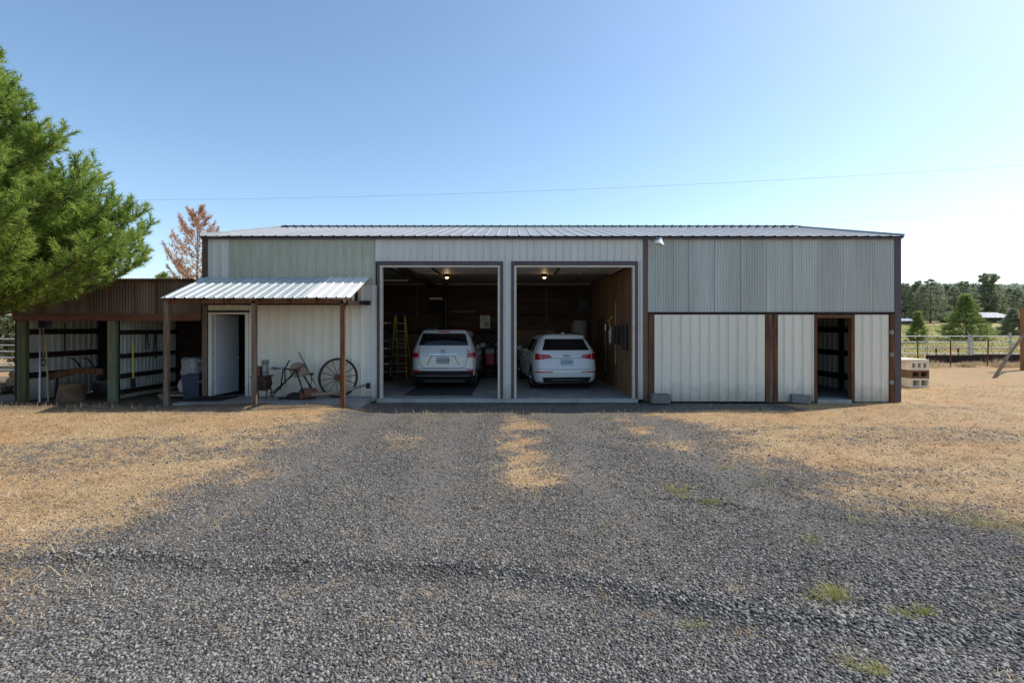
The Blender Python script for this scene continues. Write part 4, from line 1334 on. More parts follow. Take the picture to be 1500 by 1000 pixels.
# rusty drum lying down and dark plow share
c1 = pp(442, 576.2, -0.75)
c2 = pp(461, 575.5, -0.45)
ax = (Vector(c2) - Vector(c1))
Mw = Matrix.Translation(c1) @ ax.normalized().to_track_quat('Z', 'Y').to_matrix().to_4x4()
Ln = ax.length
mb = MB().lathe([(0.02, 0.012), (0.105, 0.012), (0.125, 0.0), (0.132, 0.005), (0.132, Ln * 0.5), (0.136, Ln * 0.52), (0.132, Ln * 0.54), (0.132, Ln), (0, Ln)], 24, Mw)
tag(mb.build('small_keg', 'red_rust', loc=c1, smooth=40), 'small rusty red keg lying on its side under the grindstone', 'keg')
mb = MB()
vs, fs = [], []
c0 = pp(433, 579, -0.7)
for i in range(9):
    for j in range(6):
        a = math.pi * i / 8
        t = j / 5
        r_ = 0.19 * (1 - 0.35 * t)
        vs.append((c0[0] - r_ * math.cos(a) * (1.0 if i > 4 else 1.4), c0[1] + 0.28 * t, SZ + 0.01 + r_ * math.sin(a) * 0.95))
for i in range(8):
    for j in range(5):
        fs.append((i * 6 + j, (i + 1) * 6 + j, (i + 1) * 6 + j + 1, i * 6 + j + 1))
fs.append(tuple(i * 6 for i in range(8, -1, -1)))
fs.append(tuple(i * 6 + 5 for i in range(9)))
mb.add(vs, fs)
mb.tube([(c0[0] - 0.15, c0[1], SZ + 0.06), (c0[0] - 0.4, c0[1] - 0.05, SZ + 0.03)], 0.025, 8)
tag(mb.build('plow_share', 'dark_iron', loc=c0, smooth=50), 'black rounded iron plow share left of the rusty keg', 'plow share')
# wagon tongue pole
T = thing('wagon_tongue', 'long grey wooden wagon tongue lying along the porch to the wheel', 'pole', pp(480, 577, -0.55))
MB().tube([pp(445, 578.5, -0.66), pp(475, 576.8, -0.6), pp(505, 573.5, -0.5)], 0.05, 8, r2=0.042).tube([pp(500, 574, -0.5), pp(520, 568, -0.4), pp(536, 563.5, -0.28)], 0.042, 8, r2=0.03).build('shaft', 'grey_wood_pole', T, smooth=40)
mb = MB().box(*(lambda p: (p[0] - 0.04, p[0] + 0.05, p[1] - 0.05, p[1] + 0.05, p[2] - 0.1, p[2] + 0.04))(pp(539, 563, -0.26)))
mb.build('iron_end', 'dark_iron', T, bevel=0.01)
# wagon wheel
T = thing('old_cartwheel', 'large spoked wagon wheel leaning on the wall under the porch', 'wheel', (-4.43, -0.3, SZ))
RW = 0.505
Mw = Matrix.Translation((-4.46, -0.22, SZ + RW * 0.985)) @ Matrix.Rotation(R(82), 4, 'X')
MB().lathe([(RW - 0.05, -0.025), (RW - 0.008, -0.025), (RW - 0.008, 0.025), (RW - 0.05, 0.025)], 56, Mw, closed=True).build('rim', 'rust_iron', T, smooth=40)
MB().lathe([(RW - 0.008, -0.03), (RW, -0.03), (RW, 0.03), (RW - 0.008, 0.03)], 56, Mw, closed=True).build('iron_tyre', 'dark_iron', T, smooth=40)
MB().lathe([(0.0, -0.1), (0.045, -0.1), (0.05, -0.09), (0.05, -0.04), (0.085, -0.035), (0.085, 0.05), (0.05, 0.055), (0.05, 0.11), (0.03, 0.115), (0.03, 0.09), (0, 0.09)], 20, Mw).build('hub', 'red_rust', T, smooth=40)
for k in range(14):
    a = 2 * math.pi * (k + 0.3) / 14
    MB().tube([Mw @ Vector((0.07 * math.cos(a), 0.07 * math.sin(a), 0)), Mw @ Vector((0.2 * math.cos(a), 0.2 * math.sin(a), 0)), Mw @ Vector(((RW - 0.045) * math.cos(a), (RW - 0.045) * math.sin(a), 0))], 0.02, 7, r2=0.014).build('spoke', 'grey_wood_pole', T, smooth=40)

# ------------------------------------------------------------------ concrete blocks
def block(L_, H_, D_, cells, wall=0.058):
    """hollow block, cells open front to back"""
    mb = MB()
    mb.box(-L_ / 2, L_ / 2, 0, D_, 0, wall)
    mb.box(-L_ / 2, L_ / 2, 0, D_, H_ - wall, H_)
    cw = (L_ - wall * (cells + 1)) / cells
    for k in range(cells + 1):
        x0 = -L_ / 2 + k * (cw + wall)
        mb.box(x0, x0 + wall, 0.0005, D_ - 0.0005, wall, H_ - wall)
    mb.box(-L_ / 2 + wall, L_ / 2 - wall, D_ - 0.06, D_ - 0.03, wall, H_ - wall)
    return mb


def solid_block(L_, H_, D_):
    """block lying cells up: face closed, two shallow cores on top"""
    mb = MB()
    w = 0.04
    mb.box(-L_ / 2, L_ / 2, 0, w, 0, H_)
    mb.box(-L_ / 2, L_ / 2, D_ - w, D_, 0, H_)
    for x0 in (-L_ / 2, -w / 2, L_ / 2 - w):
        mb.box(x0, x0 + w, w, D_ - w, 0, H_ - 0.001)
    return mb


b1 = solid_block(0.46, 0.225, 0.22).build('concrete_block', 'block_grey', loc=(0, 0, 0), bevel=0.006)
b1.location = (3.80, -0.33, 0.04)
b1.rotation_euler = (0, 0, R(2))
tag(b1, 'grey concrete block on the gravel by the brown trim right of the garage', 'block')
b2 = b1.copy()
COL.objects.link(b2)
b2.location = (7.43, -0.22, 0.03)
b2.rotation_euler = (R(-14), R(4), R(-5))
tag(b2, 'grey concrete block tilted against the cream panel left of the small doorway', 'block')

bb = block(0.60, 0.29, 0.85, 2).build('hollow_block', 'block_cream', loc=(0, 0, 0), bevel=0.005)
bm = block(0.60, 0.27, 0.85, 2).build('hollow_block', 'block_brown', loc=(0, 0, 0), bevel=0.005)
bt = block(0.62, 0.30, 0.85, 3, 0.075).build('hollow_block', 'block_cream', loc=(0, 0, 0), bevel=0.005)
GZ0 = float(height(13.2, 3.3))
bb.location = (13.36, 3.3, GZ0)
bm.location = (13.36, 3.31, GZ0 + 0.292)
bt.location = (13.33, 3.30, GZ0 + 0.564)
tag(bb, 'cream two hole block at the bottom front of the block stack', 'block')
tag(bm, 'brown two hole block in the middle of the front stack', 'block')
tag(bt, 'cream block with three narrow slots on top of the stack', 'block')
mb = MB().box(-0.5, 0.32, -0.03, 0.9, 0, 0.05)
tag(mb.build('cap_slab', 'block_cream', loc=(0, 0, 0), bevel=0.006), 'flat cream slab capping the block stack', 'slab').location = (13.31, 3.32, GZ0 + 0.867)
k = 0
for (x_, y_, z_, mt, lb) in ((12.97, 3.75, 0, 'block_cream', 'cream block at the bottom rear of the stack beside the wall corner'),
                             (12.96, 3.74, 0.292, 'block_cream', 'cream block in the middle rear of the stack beside the wall corner'),
                             (12.97, 3.75, 0.578, 'block_cream', 'cream block at the rear of the stack just under the flat slab')):
    o = solid_block(0.5, 0.285, 0.4).build('hollow_block', mt, loc=(0, 0, 0), bevel=0.005)
    o.location = (x_, y_, GZ0 + z_)
    tag(o, lb, 'block')

# ------------------------------------------------------------------ cars
def text_mesh(body, size, mat, name, parent, M, align='CENTER'):
    cu = bpy.data.curves.new(name, 'FONT')
    cu.body = body
    cu.size = size
    cu.align_x = align
    cu.align_y = 'CENTER'
    cu.extrude = 0.001
    cu.resolution_u = 3
    t = bpy.data.objects.new(name, cu)
    COL.objects.link(t)
    bpy.context.view_layer.update()
    me = bpy.data.meshes.new_from_object(t.evaluated_get(bpy.context.evaluated_depsgraph_get()))
    bpy.data.objects.remove(t)
    me.transform(M)
    me.materials.clear()
    me.materials.append(MATS[mat])
    o = bpy.data.objects.new(name, me)
    COL.objects.link(o)
    o.parent = parent
    ORG[o.name] = Vector((0, 0, 0))
    return o


def make_car(name, label, sl, paint, wr, axles, track, emblem, spec):
    """sl: rows (z, y_rear, y_front, half width, corner x, corner y); car points along +Y with its tail at y=0"""
    root = thing(name, label, 'car', (0, 0, 0))
    A = np.array(sl, float)
    zs = np.unique(np.concatenate([A[:, 0], np.linspace(A[0, 0], A[-1, 0], 34)]))
    T_ = np.stack([np.interp(zs, A[:, 0], A[:, c]) for c in range(6)], 1)
    rows = []
    for z, yr, yf, w, rx, ry in T_:
        half = []
        for i in range(8):
            x = (w - rx) * i / 8
            half.append((x, yr + 0.05 * (x / w) ** 2))
        yb = yr + 0.05 * ((w - rx) / w) ** 2
        for i in range(8):
            a = -math.pi / 2 + (math.pi / 2) * i / 7
            half.append((w - rx + rx * math.cos(a), yb + ry + ry * math.sin(a)))
        ff = yf - 0.45
        for i in range(1, 22):
            t = i / 22
            half.append((w * (1 - 0.03 * sst(0.75, 1.0, t)), yb + ry + (ff - yb - ry) * t))
        for i in range(8):
            a = (math.pi / 2) * i / 7
            half.append((w * 0.97 - 0.4 + 0.4 * math.cos(a), ff + 0.45 * math.sin(a)))
        for i in range(1, 6):
            half.append(((w * 0.97 - 0.4) * (1 - i / 5), yf))
        full = half + [(-x, y) for x, y in half[-2:0:-1]]
        rows.append([(x, y, z) for x, y in full])
    n = len(rows[0])
    vs = [p for r_ in rows for p in r_]
    fs = []
    for i in range(len(rows) - 1):
        for j in range(n):
            fs.append((i * n + j, i * n + (j + 1) % n, (i + 1) * n + (j + 1) % n, (i + 1) * n + j))
    k = len(rows) - 1
    h_ = n // 2

    def cap(base, flip):
        out = []
        for j in range(h_):
            a, b_, c_, d_ = base + j, base + j + 1, base + (n - j - 1) % n, base + (n - j) % n
            f = [a, b_, c_, d_]
            f = [f[i] for i in range(4) if f[i] not in f[:i]]
            if len(f) > 2:
                out.append(tuple(f if flip else f[::-1]))
        return out
    fs += cap(0, False) + cap(k * n, True)
    bvh = BVHTree.FromPolygons([Vector(v) for v in vs], fs)
    me = bpy.data.meshes.new('tmp')
    me.from_pydata(vs, [], fs)
    tmp = bpy.data.objects.new('tmp', me)
    COL.objects.link(tmp)
    cut = MB()
    for ya in axles:
        for s in (-1, 1):
            cut.lathe([(wr + 0.06, -0.25), (wr + 0.06, 0.5)], 32, Matrix.Translation((s * (track / 2 + 0.05), ya, wr)) @ Matrix.Rotation(R(90), 4, 'Y') @ Matrix.Scale(s, 4, (0, 0, 1)))
    bmx = bmesh.new()
    cm = bpy.data.meshes.new('tmpc')
    cm.from_pydata(cut.v, [], cut.f)
    bmx.from_mesh(cm)
    bmesh.ops.recalc_face_normals(bmx, faces=bmx.faces)
    bmx.to_mesh(cm)
    bmx.free()
    bmx = bmesh.new()
    bmx.from_mesh(me)
    bmesh.ops.recalc_face_normals(bmx, faces=bmx.faces)
    bmx.to_mesh(me)
    bmx.free()
    tc_ = bpy.data.objects.new('tmpc', cm)
    COL.objects.link(tc_)
    md = tmp.modifiers.new('b', 'BOOLEAN')
    md.object = tc_
    md.operation = 'DIFFERENCE'
    md.solver = 'EXACT'
    bpy.context.view_layer.update()
    me2 = bpy.data.meshes.new_from_object(tmp.evaluated_get(bpy.context.evaluated_depsgraph_get()))
    bpy.data.objects.remove(tmp)
    bpy.data.objects.remove(tc_)
    me2.materials.clear()
    me2.materials.append(MATS[paint])
    me2.polygons.foreach_set('material_index', [0] * len(me2.polygons))
    me2.polygons.foreach_set('use_smooth', [True] * len(me2.polygons))
    me2.set_sharp_from_angle(angle=R(38))
    me2.name = 'body'
    body = bpy.data.objects.new('body', me2)
    COL.objects.link(body)
    body.parent = root
    ORG[body.name] = Vector((0, 0, 0))

    def rear(x, z, off):
        h = bvh.ray_cast(Vector((x, -3, z)), Vector((0, 1, 0)))
        if h[0] is None:
            return Vector((x, 0.3, z))
        nn_ = h[1] if h[1].y < 0 else -h[1]
        return h[0] + nn_ * off

    def side(s, y, z, off):
        h = bvh.ray_cast(Vector((s * 3, y, z)), Vector((-s, 0, 0)))
        if h[0] is None:
            return Vector((s * 0.9, y, z))
        nn_ = h[1] if h[1].x * s > 0 else -h[1]
        return h[0] + nn_ * off

    def patch(fn, quad, off, nu=14, nv=8):
        """quad: four corners lower left, lower right, upper right, upper left; slightly rounded"""
        mb = MB()
        vs_, fs_ = [], []
        for lay in (off, -0.01):
            for i in range(nu + 1):
                for j in range(nv + 1):
                    u, v = i / nu, j / nv
                    a = [quad[0][c] * (1 - u) * (1 - v) + quad[1][c] * u * (1 - v) + quad[2][c] * u * v + quad[3][c] * (1 - u) * v for c in (0, 1)]
                    vs_.append(fn(a[0], a[1], lay))
        o_ = (nu + 1) * (nv + 1)
        w_ = nv + 1
        for i in range(nu):
            for j in range(nv):
                fs_.append((i * w_ + j, (i + 1) * w_ + j, (i + 1) * w_ + j + 1, i * w_ + j + 1))
        for i in range(nu):
            for j in (0, nv):
                fs_.append((i * w_ + j, (i + 1) * w_ + j, o_ + (i + 1) * w_ + j, o_ + i * w_ + j))
        for j in range(nv):
            for i in (0, nu):
                fs_.append((i * w_ + j, i * w_ + j + 1, o_ + i * w_ + j + 1, o_ + i * w_ + j))
        mb.add(vs_, fs_)
        return mb

    def rp(nm, quad, mat, off=0.005, parent=root, nu=14, nv=8):
        return patch(rear, quad, off, nu, nv).build(nm, mat, parent, smooth=40)

    def strip(nm, pts, w_, mat, off=0.003, parent=root):
        mb = MB()
        fine = []
        for a, b_ in zip(pts, pts[1:]):
            for t in np.linspace(0, 1, 9)[:-1]:
                fine.append((a[0] + (b_[0] - a[0]) * t, a[1] + (b_[1] - a[1]) * t))
        fine.append(pts[-1])
        mb.tube([rear(x, z, off) for x, z in fine], w_, 5)
        return mb.build(nm, mat, parent)

    spec(dict(root=root, body=body, rear=rear, side=side, rp=rp, strip=strip, patch=patch, bvh=bvh))
    # wheels
    for ya in axles:
        for s in (-1, 1):
            Mw = Matrix.Translation((s * track / 2, ya, wr)) @ Matrix.Rotation(R(90) * s, 4, 'Y')
            w0 = bpy.data.objects.new('wheel', None)
            COL.objects.link(w0)
            w0.parent = root
            ORG[w0.name] = Vector((0, 0, 0))
            MB().lathe([(wr * 0.68, -0.12), (wr * 0.93, -0.12), (wr * 0.985, -0.1), (wr, -0.06), (wr, 0.06), (wr * 0.985, 0.1), (wr * 0.93, 0.12), (wr * 0.68, 0.11)], 36, Mw, closed=True).build('tyre', 'tyre_rubber', w0, smooth=40)
            rim = MB().lathe([(wr * 0.68, -0.1), (wr * 0.67, 0.09), (wr * 0.6, 0.1), (wr * 0.58, 0.05), (0.09, 0.03), (0.07, 0.06), (0, 0.065)], 30, Mw)
            for q_ in range(5):
                a = q_ * 2 * math.pi / 5
                rim.bar(Mw @ Vector((0.05 * math.cos(a), 0.05 * math.sin(a), 0.075)), Mw @ Vector((wr * 0.63 * math.cos(a), wr * 0.63 * math.sin(a), 0.09)), 0.06, 0.03, up=Mw.to_3x3() @ Vector((0, 0, 1)))
            rim.build('rim', 'silver_rim', w0, smooth=40)
    # dark underside
    MB().box(-0.62, 0.62, 0.35, axles[1], 0.2, 0.34).build('underbody', 'black_plastic', root)
    return root


def mirror_parts(c, y, z, xo, paint):
    for s in (-1, 1):
        p = c['side'](s, y, z, 0)
        mb = MB()
        cx_ = p.x + s * (0.06 + xo)
        vs, fs = [], []
        for (t, w_, h_) in ((-0.09, 0.09, 0.075), (-0.05, 0.115, 0.095), (0.03, 0.11, 0.09), (0.09, 0.06, 0.05)):
            for j in range(12):
                a = 2 * math.pi * j / 12
                vs.append((cx_ + w_ * math.cos(a), y + t, z + 0.06 + h_ * math.sin(a)))
        for i in range(3):
            for j in range(12):
                fs.append((i * 12 + j, i * 12 + (j + 1) % 12, (i + 1) * 12 + (j + 1) % 12, (i + 1) * 12 + j))
        fs.append(tuple(36 + j for j in range(12)))
        mb.add(vs, fs)
        mb.bar((p.x - s * 0.02, y + 0.02, z), (cx_, y + 0.02, z + 0.02), 0.05, 0.03)
        o = mb.build('wing_mirror', paint, c['root'], smooth=50)
        mb = MB()
        mb.add([vs[j] for j in range(12)], [tuple(range(11, -1, -1))])
        mb.build('mirror_glass', 'car_glass', o)


def plate(c, x, z, w, h, mat, text, extra):
    p = c['rear'](x, z, 0.012)
    n_ = (c['rear'](x, z + 0.05, 0) - c['rear'](x, z - 0.05, 0)).normalized()
    tilt = math.atan2(n_.y, n_.z)
    M = Matrix.Translation(p) @ Matrix.Rotation(-tilt, 4, 'X')
    mb = MB()
    mb.box(-w / 2, w / 2, -0.004, 0.006, -h / 2, h / 2, 0)
    for (a0, a1, b0, b1) in ((-w / 2 - 0.012, w / 2 + 0.012, h / 2, h / 2 + 0.012), (-w / 2 - 0.012, w / 2 + 0.012, -h / 2 - 0.012, -h / 2), (-w / 2 - 0.012, -w / 2, -h / 2, h / 2), (w / 2, w / 2 + 0.012, -h / 2, h / 2)):
        mb.box(a0, a1, -0.008, 0.006, b0, b1, 1)
    mb.v = [tuple(M @ Vector(v)) for v in mb.v]
    o = mb.build('licence_plate', [mat, extra], c['root'])
    text_mesh(text, h * 0.62, 'ink_dark', 'plate_number', o, M @ Matrix.Translation((0, -0.006, -h * 0.03)) @ Matrix.Rotation(R(90), 4, 'X'))
    return o


def ring(mb, c, rx, rz, r_, n=22):
    pts = [(c[0] + rx * math.cos(2 * math.pi * k / n), c[1], c[2] + rz * math.sin(2 * math.pi * k / n)) for k in range(n + 1)]
    mb.tube(pts, r_, 5, cap=False)


def side_windows(c, quads):
    for s in (-1, 1):
        for qd in quads:
            fn = lambda y, z, off, s=s: c['side'](s, y, z, off)
            c['patch'](fn, qd, 0.004, 10, 8).build('side_window', 'car_glass', c['root'], smooth=40)


def spec_silver(c):
    rp, strip = c['rp'], c['strip']
    win = rp('rear_window', [(-0.735, 1.31), (0.735, 1.31), (0.635, 1.665), (-0.635, 1.665)], 'car_glass', 0.004)
    strip('wiper', [(0.02, 1.33), (0.42, 1.36)], 0.008, 'black_plastic', 0.012, win)
    rp('bumper_lower', [(-0.93, 0.31), (0.93, 0.31), (0.94, 0.575), (-0.94, 0.575)], 'black_plastic', 0.012, nu=24)
    rp('bumper_trim', [(-0.8, 0.42), (0.8, 0.42), (0.8, 0.44), (-0.8, 0.44)], 'grey_plastic', 0.016, nu=24, nv=2)
    for s in (-1, 1):
        qd = [(s * 0.71, 0.93), (s * 0.945, 0.95), (s * 0.925, 1.16), (s * 0.73, 1.165)]
        t = rp('tail_light', qd, 'tail_red', 0.012)
        rp('clear_lens', [(s * 0.73, 1.09), (s * 0.925, 1.10), (s * 0.90, 1.16), (s * 0.745, 1.165)], 'tail_clear', 0.016, t, 8, 4)
        rp('clear_lens', [(s * 0.72, 0.925), (s * 0.93, 0.94), (s * 0.935, 0.965), (s * 0.718, 0.955)], 'tail_clear', 0.016, t, 8, 4)
        rp('reflector', [(s * 0.70, 0.545), (s * 0.90, 0.545), (s * 0.88, 0.60), (s * 0.72, 0.60)], 'tail_red', 0.018, nu=8, nv=4)
    strip('tailgate_seam', [(-0.72, 1.24), (-0.70, 0.95), (-0.66, 0.72), (-0.56, 0.655), (0.56, 0.655), (0.66, 0.72), (0.70, 0.95), (0.72, 1.24)], 0.007, 'car_seam', 0.0)
    g = rp('plate_recess', [(-0.46, 0.745), (0.46, 0.745), (0.33, 1.02), (-0.33, 1.02)], 'car_silver', 0.004)
    strip('recess_edge', [(-0.46, 0.745), (-0.33, 1.02)], 0.010, 'car_seam', 0.0, g)
    strip('recess_edge', [(0.46, 0.745), (0.33, 1.02)], 0.010, 'car_seam', 0.0, g)
    rp('garnish_bar', [(-0.40, 1.025), (0.40, 1.025), (0.39, 1.055), (-0.39, 1.055)], 'chrome', 0.02, nu=12, nv=3)
    rp('garnish_shadow', [(-0.36, 1.005), (0.36, 1.005), (0.36, 1.022), (-0.36, 1.022)], 'car_seam', 0.008, nu=12, nv=2)
    mb = MB()
    p = c['rear'](0, 1.13, 0.014)
    ring(mb, p, 0.07, 0.046, 0.007)
    ring(mb, (p[0], p[1], p[2] + 0.016), 0.042, 0.026, 0.006)
    ring(mb, p, 0.018, 0.042, 0.006)
    mb.build('emblem', 'chrome', c['root'], smooth=60)
    p = c['rear'](0.6, 0.845, 0.008)
    text_mesh('V6', 0.055, 'chrome', 'badge_lettering', c['root'], Matrix.Translation(p) @ Matrix.Rotation(R(90), 4, 'X'))
    plate(c, 0.0, 0.875, 0.33, 0.15, 'plate_pale', 'CW06023', 'black_plastic')
    rp('roof_spoiler', [(-0.64, 1.68), (0.64, 1.68), (0.58, 1.72), (-0.58, 1.72)], 'car_silver', 0.05, nu=16, nv=4)
    rp('brake_light', [(-0.16, 1.682), (0.16, 1.682), (0.16, 1.698), (-0.16, 1.698)], 'tail_red', 0.056, nu=6, nv=2)
    MB().tube([(0.6, 0.06, 0.29), (0.6, 0.3, 0.30)], 0.035, 12).build('exhaust_pipe', 'dark_iron', c['root'], smooth=40)
    side_windows(c, [[(0.45, 1.22), (1.05, 1.22), (1.05, 1.58), (0.6, 1.58)], [(1.13, 1.22), (2.05, 1.22), (2.0, 1.6), (1.13, 1.6)], [(2.13, 1.22), (3.0, 1.22), (2.45, 1.58), (2.08, 1.6)]])
    mirror_parts(c, 3.0, 1.16, 0.03, 'car_silver')
    for s in (-1, 1):
        MB().tube([(s * 0.6, 0.75, 1.77), (s * 0.6, 0.85, 1.815), (s * 0.6, 2.1, 1.815), (s * 0.6, 2.2, 1.76)], 0.018, 8).build('roof_rail', 'black_plastic', c['root'], smooth=40)
        for y_ in (1.55, 2.55):
            p = c['side'](s, y_, 0.98, 0.02)
            MB().bar(p - Vector((0, 0.1, 0)), p + Vector((0, 0.1, 0)), 0.025, 0.035).build('door_handle', 'chrome', c['root'], bevel=0.008)


SIL = [(0.28, .20, 4.60, .84, .15, .2), (0.36, .08, 4.70, .90, .16, .22), (0.45, .03, 4.76, .93, .17, .24), (0.57, .0, 4.78, .945, .17, .24), (0.61, .01, 4.78, .95, .17, .24),
       (0.645, .045, 4.78, .95, .17, .25), (0.75, .055, 4.77, .955, .17, .25), (0.95, .065, 4.74, .955, .16, .26), (1.0, .07, 4.68, .952, .16, .26), (1.06, .08, 4.35, .948, .16, .26),
       (1.12, .09, 3.75, .94, .16, .26), (1.18, .105, 3.42, .928, .15, .26), (1.3, .14, 3.2, .885, .14, .25), (1.45, .205, 2.98, .825, .13, .24), (1.6, .275, 2.75, .765, .13, .24),
       (1.69, .32, 2.55, .715, .14, .24), (1.735, .36, 2.35, .67, .16, .26), (1.765, .46, 2.1, .58, .2, .3), (1.775, .7, 1.9, .45, .2, .3)]
car1 = make_car('parked_suv', 'silver white family SUV parked tail out in the left garage bay', SIL, 'car_silver', 0.37, (0.98, 3.77), 1.63, None, spec_silver)
car1.location = (-2.03, 1.6, 0.127)


def spec_white(c):
    rp, strip = c['rp'], c['strip']
    rp('rear_window', [(-0.70, 1.175), (0.70, 1.175), (0.575, 1.50), (-0.575, 1.50)], 'car_glass', 0.004)
    rp('roof_spoiler', [(-0.60, 1.525), (0.60, 1.525), (0.55, 1.575), (-0.55, 1.575)], 'car_white', 0.05, nu=16, nv=4)
    for s in (-1, 1):
        t = rp('tail_light', [(s * 0.90, 0.89), (s * 0.43, 0.955), (s * 0.47, 1.035), (s * 0.885, 1.085)], 'tail_red', 0.010, nu=16)
        rp('light_bar', [(s * 0.76, 0.92), (s * 0.74, 0.922), (s * 0.74, 1.06), (s * 0.76, 1.065)], 'tail_clear', 0.013, t, 2, 6)
        rp('reflector', [(s * 0.90, 0.535), (s * 0.42, 0.545), (s * 0.41, 0.575), (s * 0.90, 0.575)], 'tail_red', 0.008, nu=10, nv=2)
    strip('tailgate_seam', [(-0.44, 0.945), (0.44, 0.945)], 0.007, 'car_seam', 0.0)
    strip('tailgate_seam', [(-0.88, 0.65), (-0.6, 0.625), (0.6, 0.625), (0.88, 0.65)], 0.006, 'car_seam', 0.0)
    rp('diffuser', [(-0.66, 0.245), (0.66, 0.245), (0.72, 0.40), (-0.72, 0.40)], 'black_plastic', 0.008, nu=20)
    rp('diffuser_trim', [(-0.5, 0.315), (0.5, 0.315), (0.5, 0.335), (-0.5, 0.335)], 'aluminium', 0.014, nu=16, nv=2)
    for s in (-1, 1):
        MB().tube([(s * 0.5, 0.0, 0.325), (s * 0.5, 0.25, 0.33)], 0.045, 14).build('exhaust_pipe', 'dark_iron', c['root'], smooth=40)
    mb = MB()
    for k in range(4):
        p = c['rear'](-0.072 + 0.048 * k, 1.01, 0.012)
        ring(mb, p, 0.032, 0.032, 0.0055)
    mb.build('emblem', 'chrome', c['root'], smooth=60)
    p = c['rear'](0.55, 0.80, 0.006)
    text_mesh('2.0 T', 0.05, 'chrome', 'badge_lettering', c['root'], Matrix.Translation(p) @ Matrix.Rotation(R(90), 4, 'X'))
    p = c['rear'](-0.5, 0.82, 0.006)
    text_mesh('Q5', 0.045, 'chrome', 'badge_lettering', c['root'], Matrix.Translation(p) @ Matrix.Rotation(R(90), 4, 'X'))
    plate(c, 0.0, 0.835, 0.33, 0.15, 'plate_blue', 'C16ABR8', 'plate_blue')
    side_windows(c, [[(0.62, 1.13), (0.98, 1.13), (0.98, 1.46), (0.8, 1.44)], [(1.06, 1.12), (1.95, 1.12), (1.92, 1.49), (1.06, 1.48)], [(2.03, 1.12), (2.95, 1.12), (2.35, 1.47), (2.0, 1.49)]])
    mirror_parts(c, 2.88, 1.08, 0.05, 'car_white')
    for s in (-1, 1):
        MB().tube([(s * 0.56, 0.65, 1.62), (s * 0.56, 0.75, 1.665), (s * 0.56, 2.0, 1.675), (s * 0.56, 2.15, 1.62)], 0.016, 8).build('roof_rail', 'black_plastic', c['root'], smooth=40)
        for y_ in (1.35, 2.35):
            p = c['side'](s, y_, 0.93, 0.02)
            MB().bar(p - Vector((0, 0.1, 0)), p + Vector((0, 0.1, 0)), 0.025, 0.035).build('door_handle', 'chrome', c['root'], bevel=0.008)
        for y0, y1 in ((1.0, 1.0), (2.0, 2.0)):
            MB().tube([c['side'](s, y0, z_, 0.0) for z_ in np.linspace(0.42, 1.1, 8)], 0.006, 5).build('door_seam', 'car_seam', c['root'])
    MB().lathe([(0.045, 0), (0.04, 0.02), (0.012, 0.05), (0.0, 0.055)], 12, Matrix.Translation((0, 0.62, 1.648))).build('roof_antenna', 'car_white', c['root'], smooth=60)
    MB().box(-0.5, 0.5, 0.95, 2.1, 1.650, 1.662).build('sunroof', 'car_glass', c['root'], bevel=0.004)


WHT = [(0.22, .18, 4.48, .84, .18, .26), (0.3, .07, 4.57, .90, .2, .3), (0.42, .02, 4.62, .925, .22, .34), (0.55, .0, 4.63, .94, .22, .36), (0.61, .01, 4.63, .943, .22, .36), (0.65, .03, 4.62, .943, .22, .36),
       (0.8, .06, 4.6, .945, .22, .38), (0.92, .085, 4.5, .94, .22, .38), (0.96, .10, 4.3, .937, .22, .38), (1.02, .11, 3.8, .93, .21, .38), (1.08, .13, 3.45, .92, .2, .38), (1.16, .16, 3.25, .89, .18, .36),
       (1.3, .27, 3.0, .825, .16, .34), (1.42, .37, 2.8, .76, .15, .32), (1.52, .45, 2.6, .69, .15, .3), (1.58, .49, 2.4, .64, .17, .3), (1.625, .58, 2.15, .56, .2, .35), (1.65, .8, 1.95, .42, .2, .35)]
car2 = make_car('parked_suv', 'white sporty SUV parked at an angle in the right garage bay', WHT, 'car_white', 0.365, (0.93, 3.74), 1.64, None, spec_white)
car2.location = (1.60, 1.42, 0.127)
car2.rotation_euler = (0, 0, R(6.5))
for c_ in (car1, car2):
    c_['group'] = 'cars parked in the garage bays'

# ------------------------------------------------------------------ garage contents
FZ = 0.127
# step ladder
T = thing('step_ladder', 'yellow step ladder standing open beside the silver SUV', 'ladder', (-4.04, 5.0, FZ))
mb = MB()
for s in (-1, 1):
    mb.bar((-4.04 + s * 0.30, 4.75, FZ), (-4.04 + s * 0.17, 5.0, 2.42), 0.07, 0.03, up=(1, 0, 0))
mb.build('front_rail', 'yellow_fibreglass', T)
mb = MB()
for s in (-1, 1):
    mb.bar((-4.04 + s * 0.27, 5.75, FZ), (-4.04 + s * 0.16, 5.1, 2.40), 0.05, 0.025, up=(1, 0, 0))
for k in range(4):
    t = 0.15 + k * 0.2
    mb.bar((-4.28 + 0.1 * t, 5.75 - 0.65 * t, FZ + 2.28 * t), (-3.8 - 0.1 * t, 5.75 - 0.65 * t, FZ + 2.28 * t), 0.03, 0.025)
mb.build('rear_rail', 'yellow_fibreglass', T)
for k in range(7):
    t = (k + 1) / 8
    hw = 0.30 - 0.13 * t
    MB().box(-4.04 - hw, -4.04 + hw, 4.70 + 0.25 * t, 4.80 + 0.25 * t, FZ + 2.29 * t - 0.03, FZ + 2.29 * t + 0.012).build('step', 'aluminium', T)
MB().box(-4.04 - 0.2, -4.04 + 0.2, 4.95, 5.16, 2.40, 2.5).build('top_cap', 'shovel_blue', T, bevel=0.01)
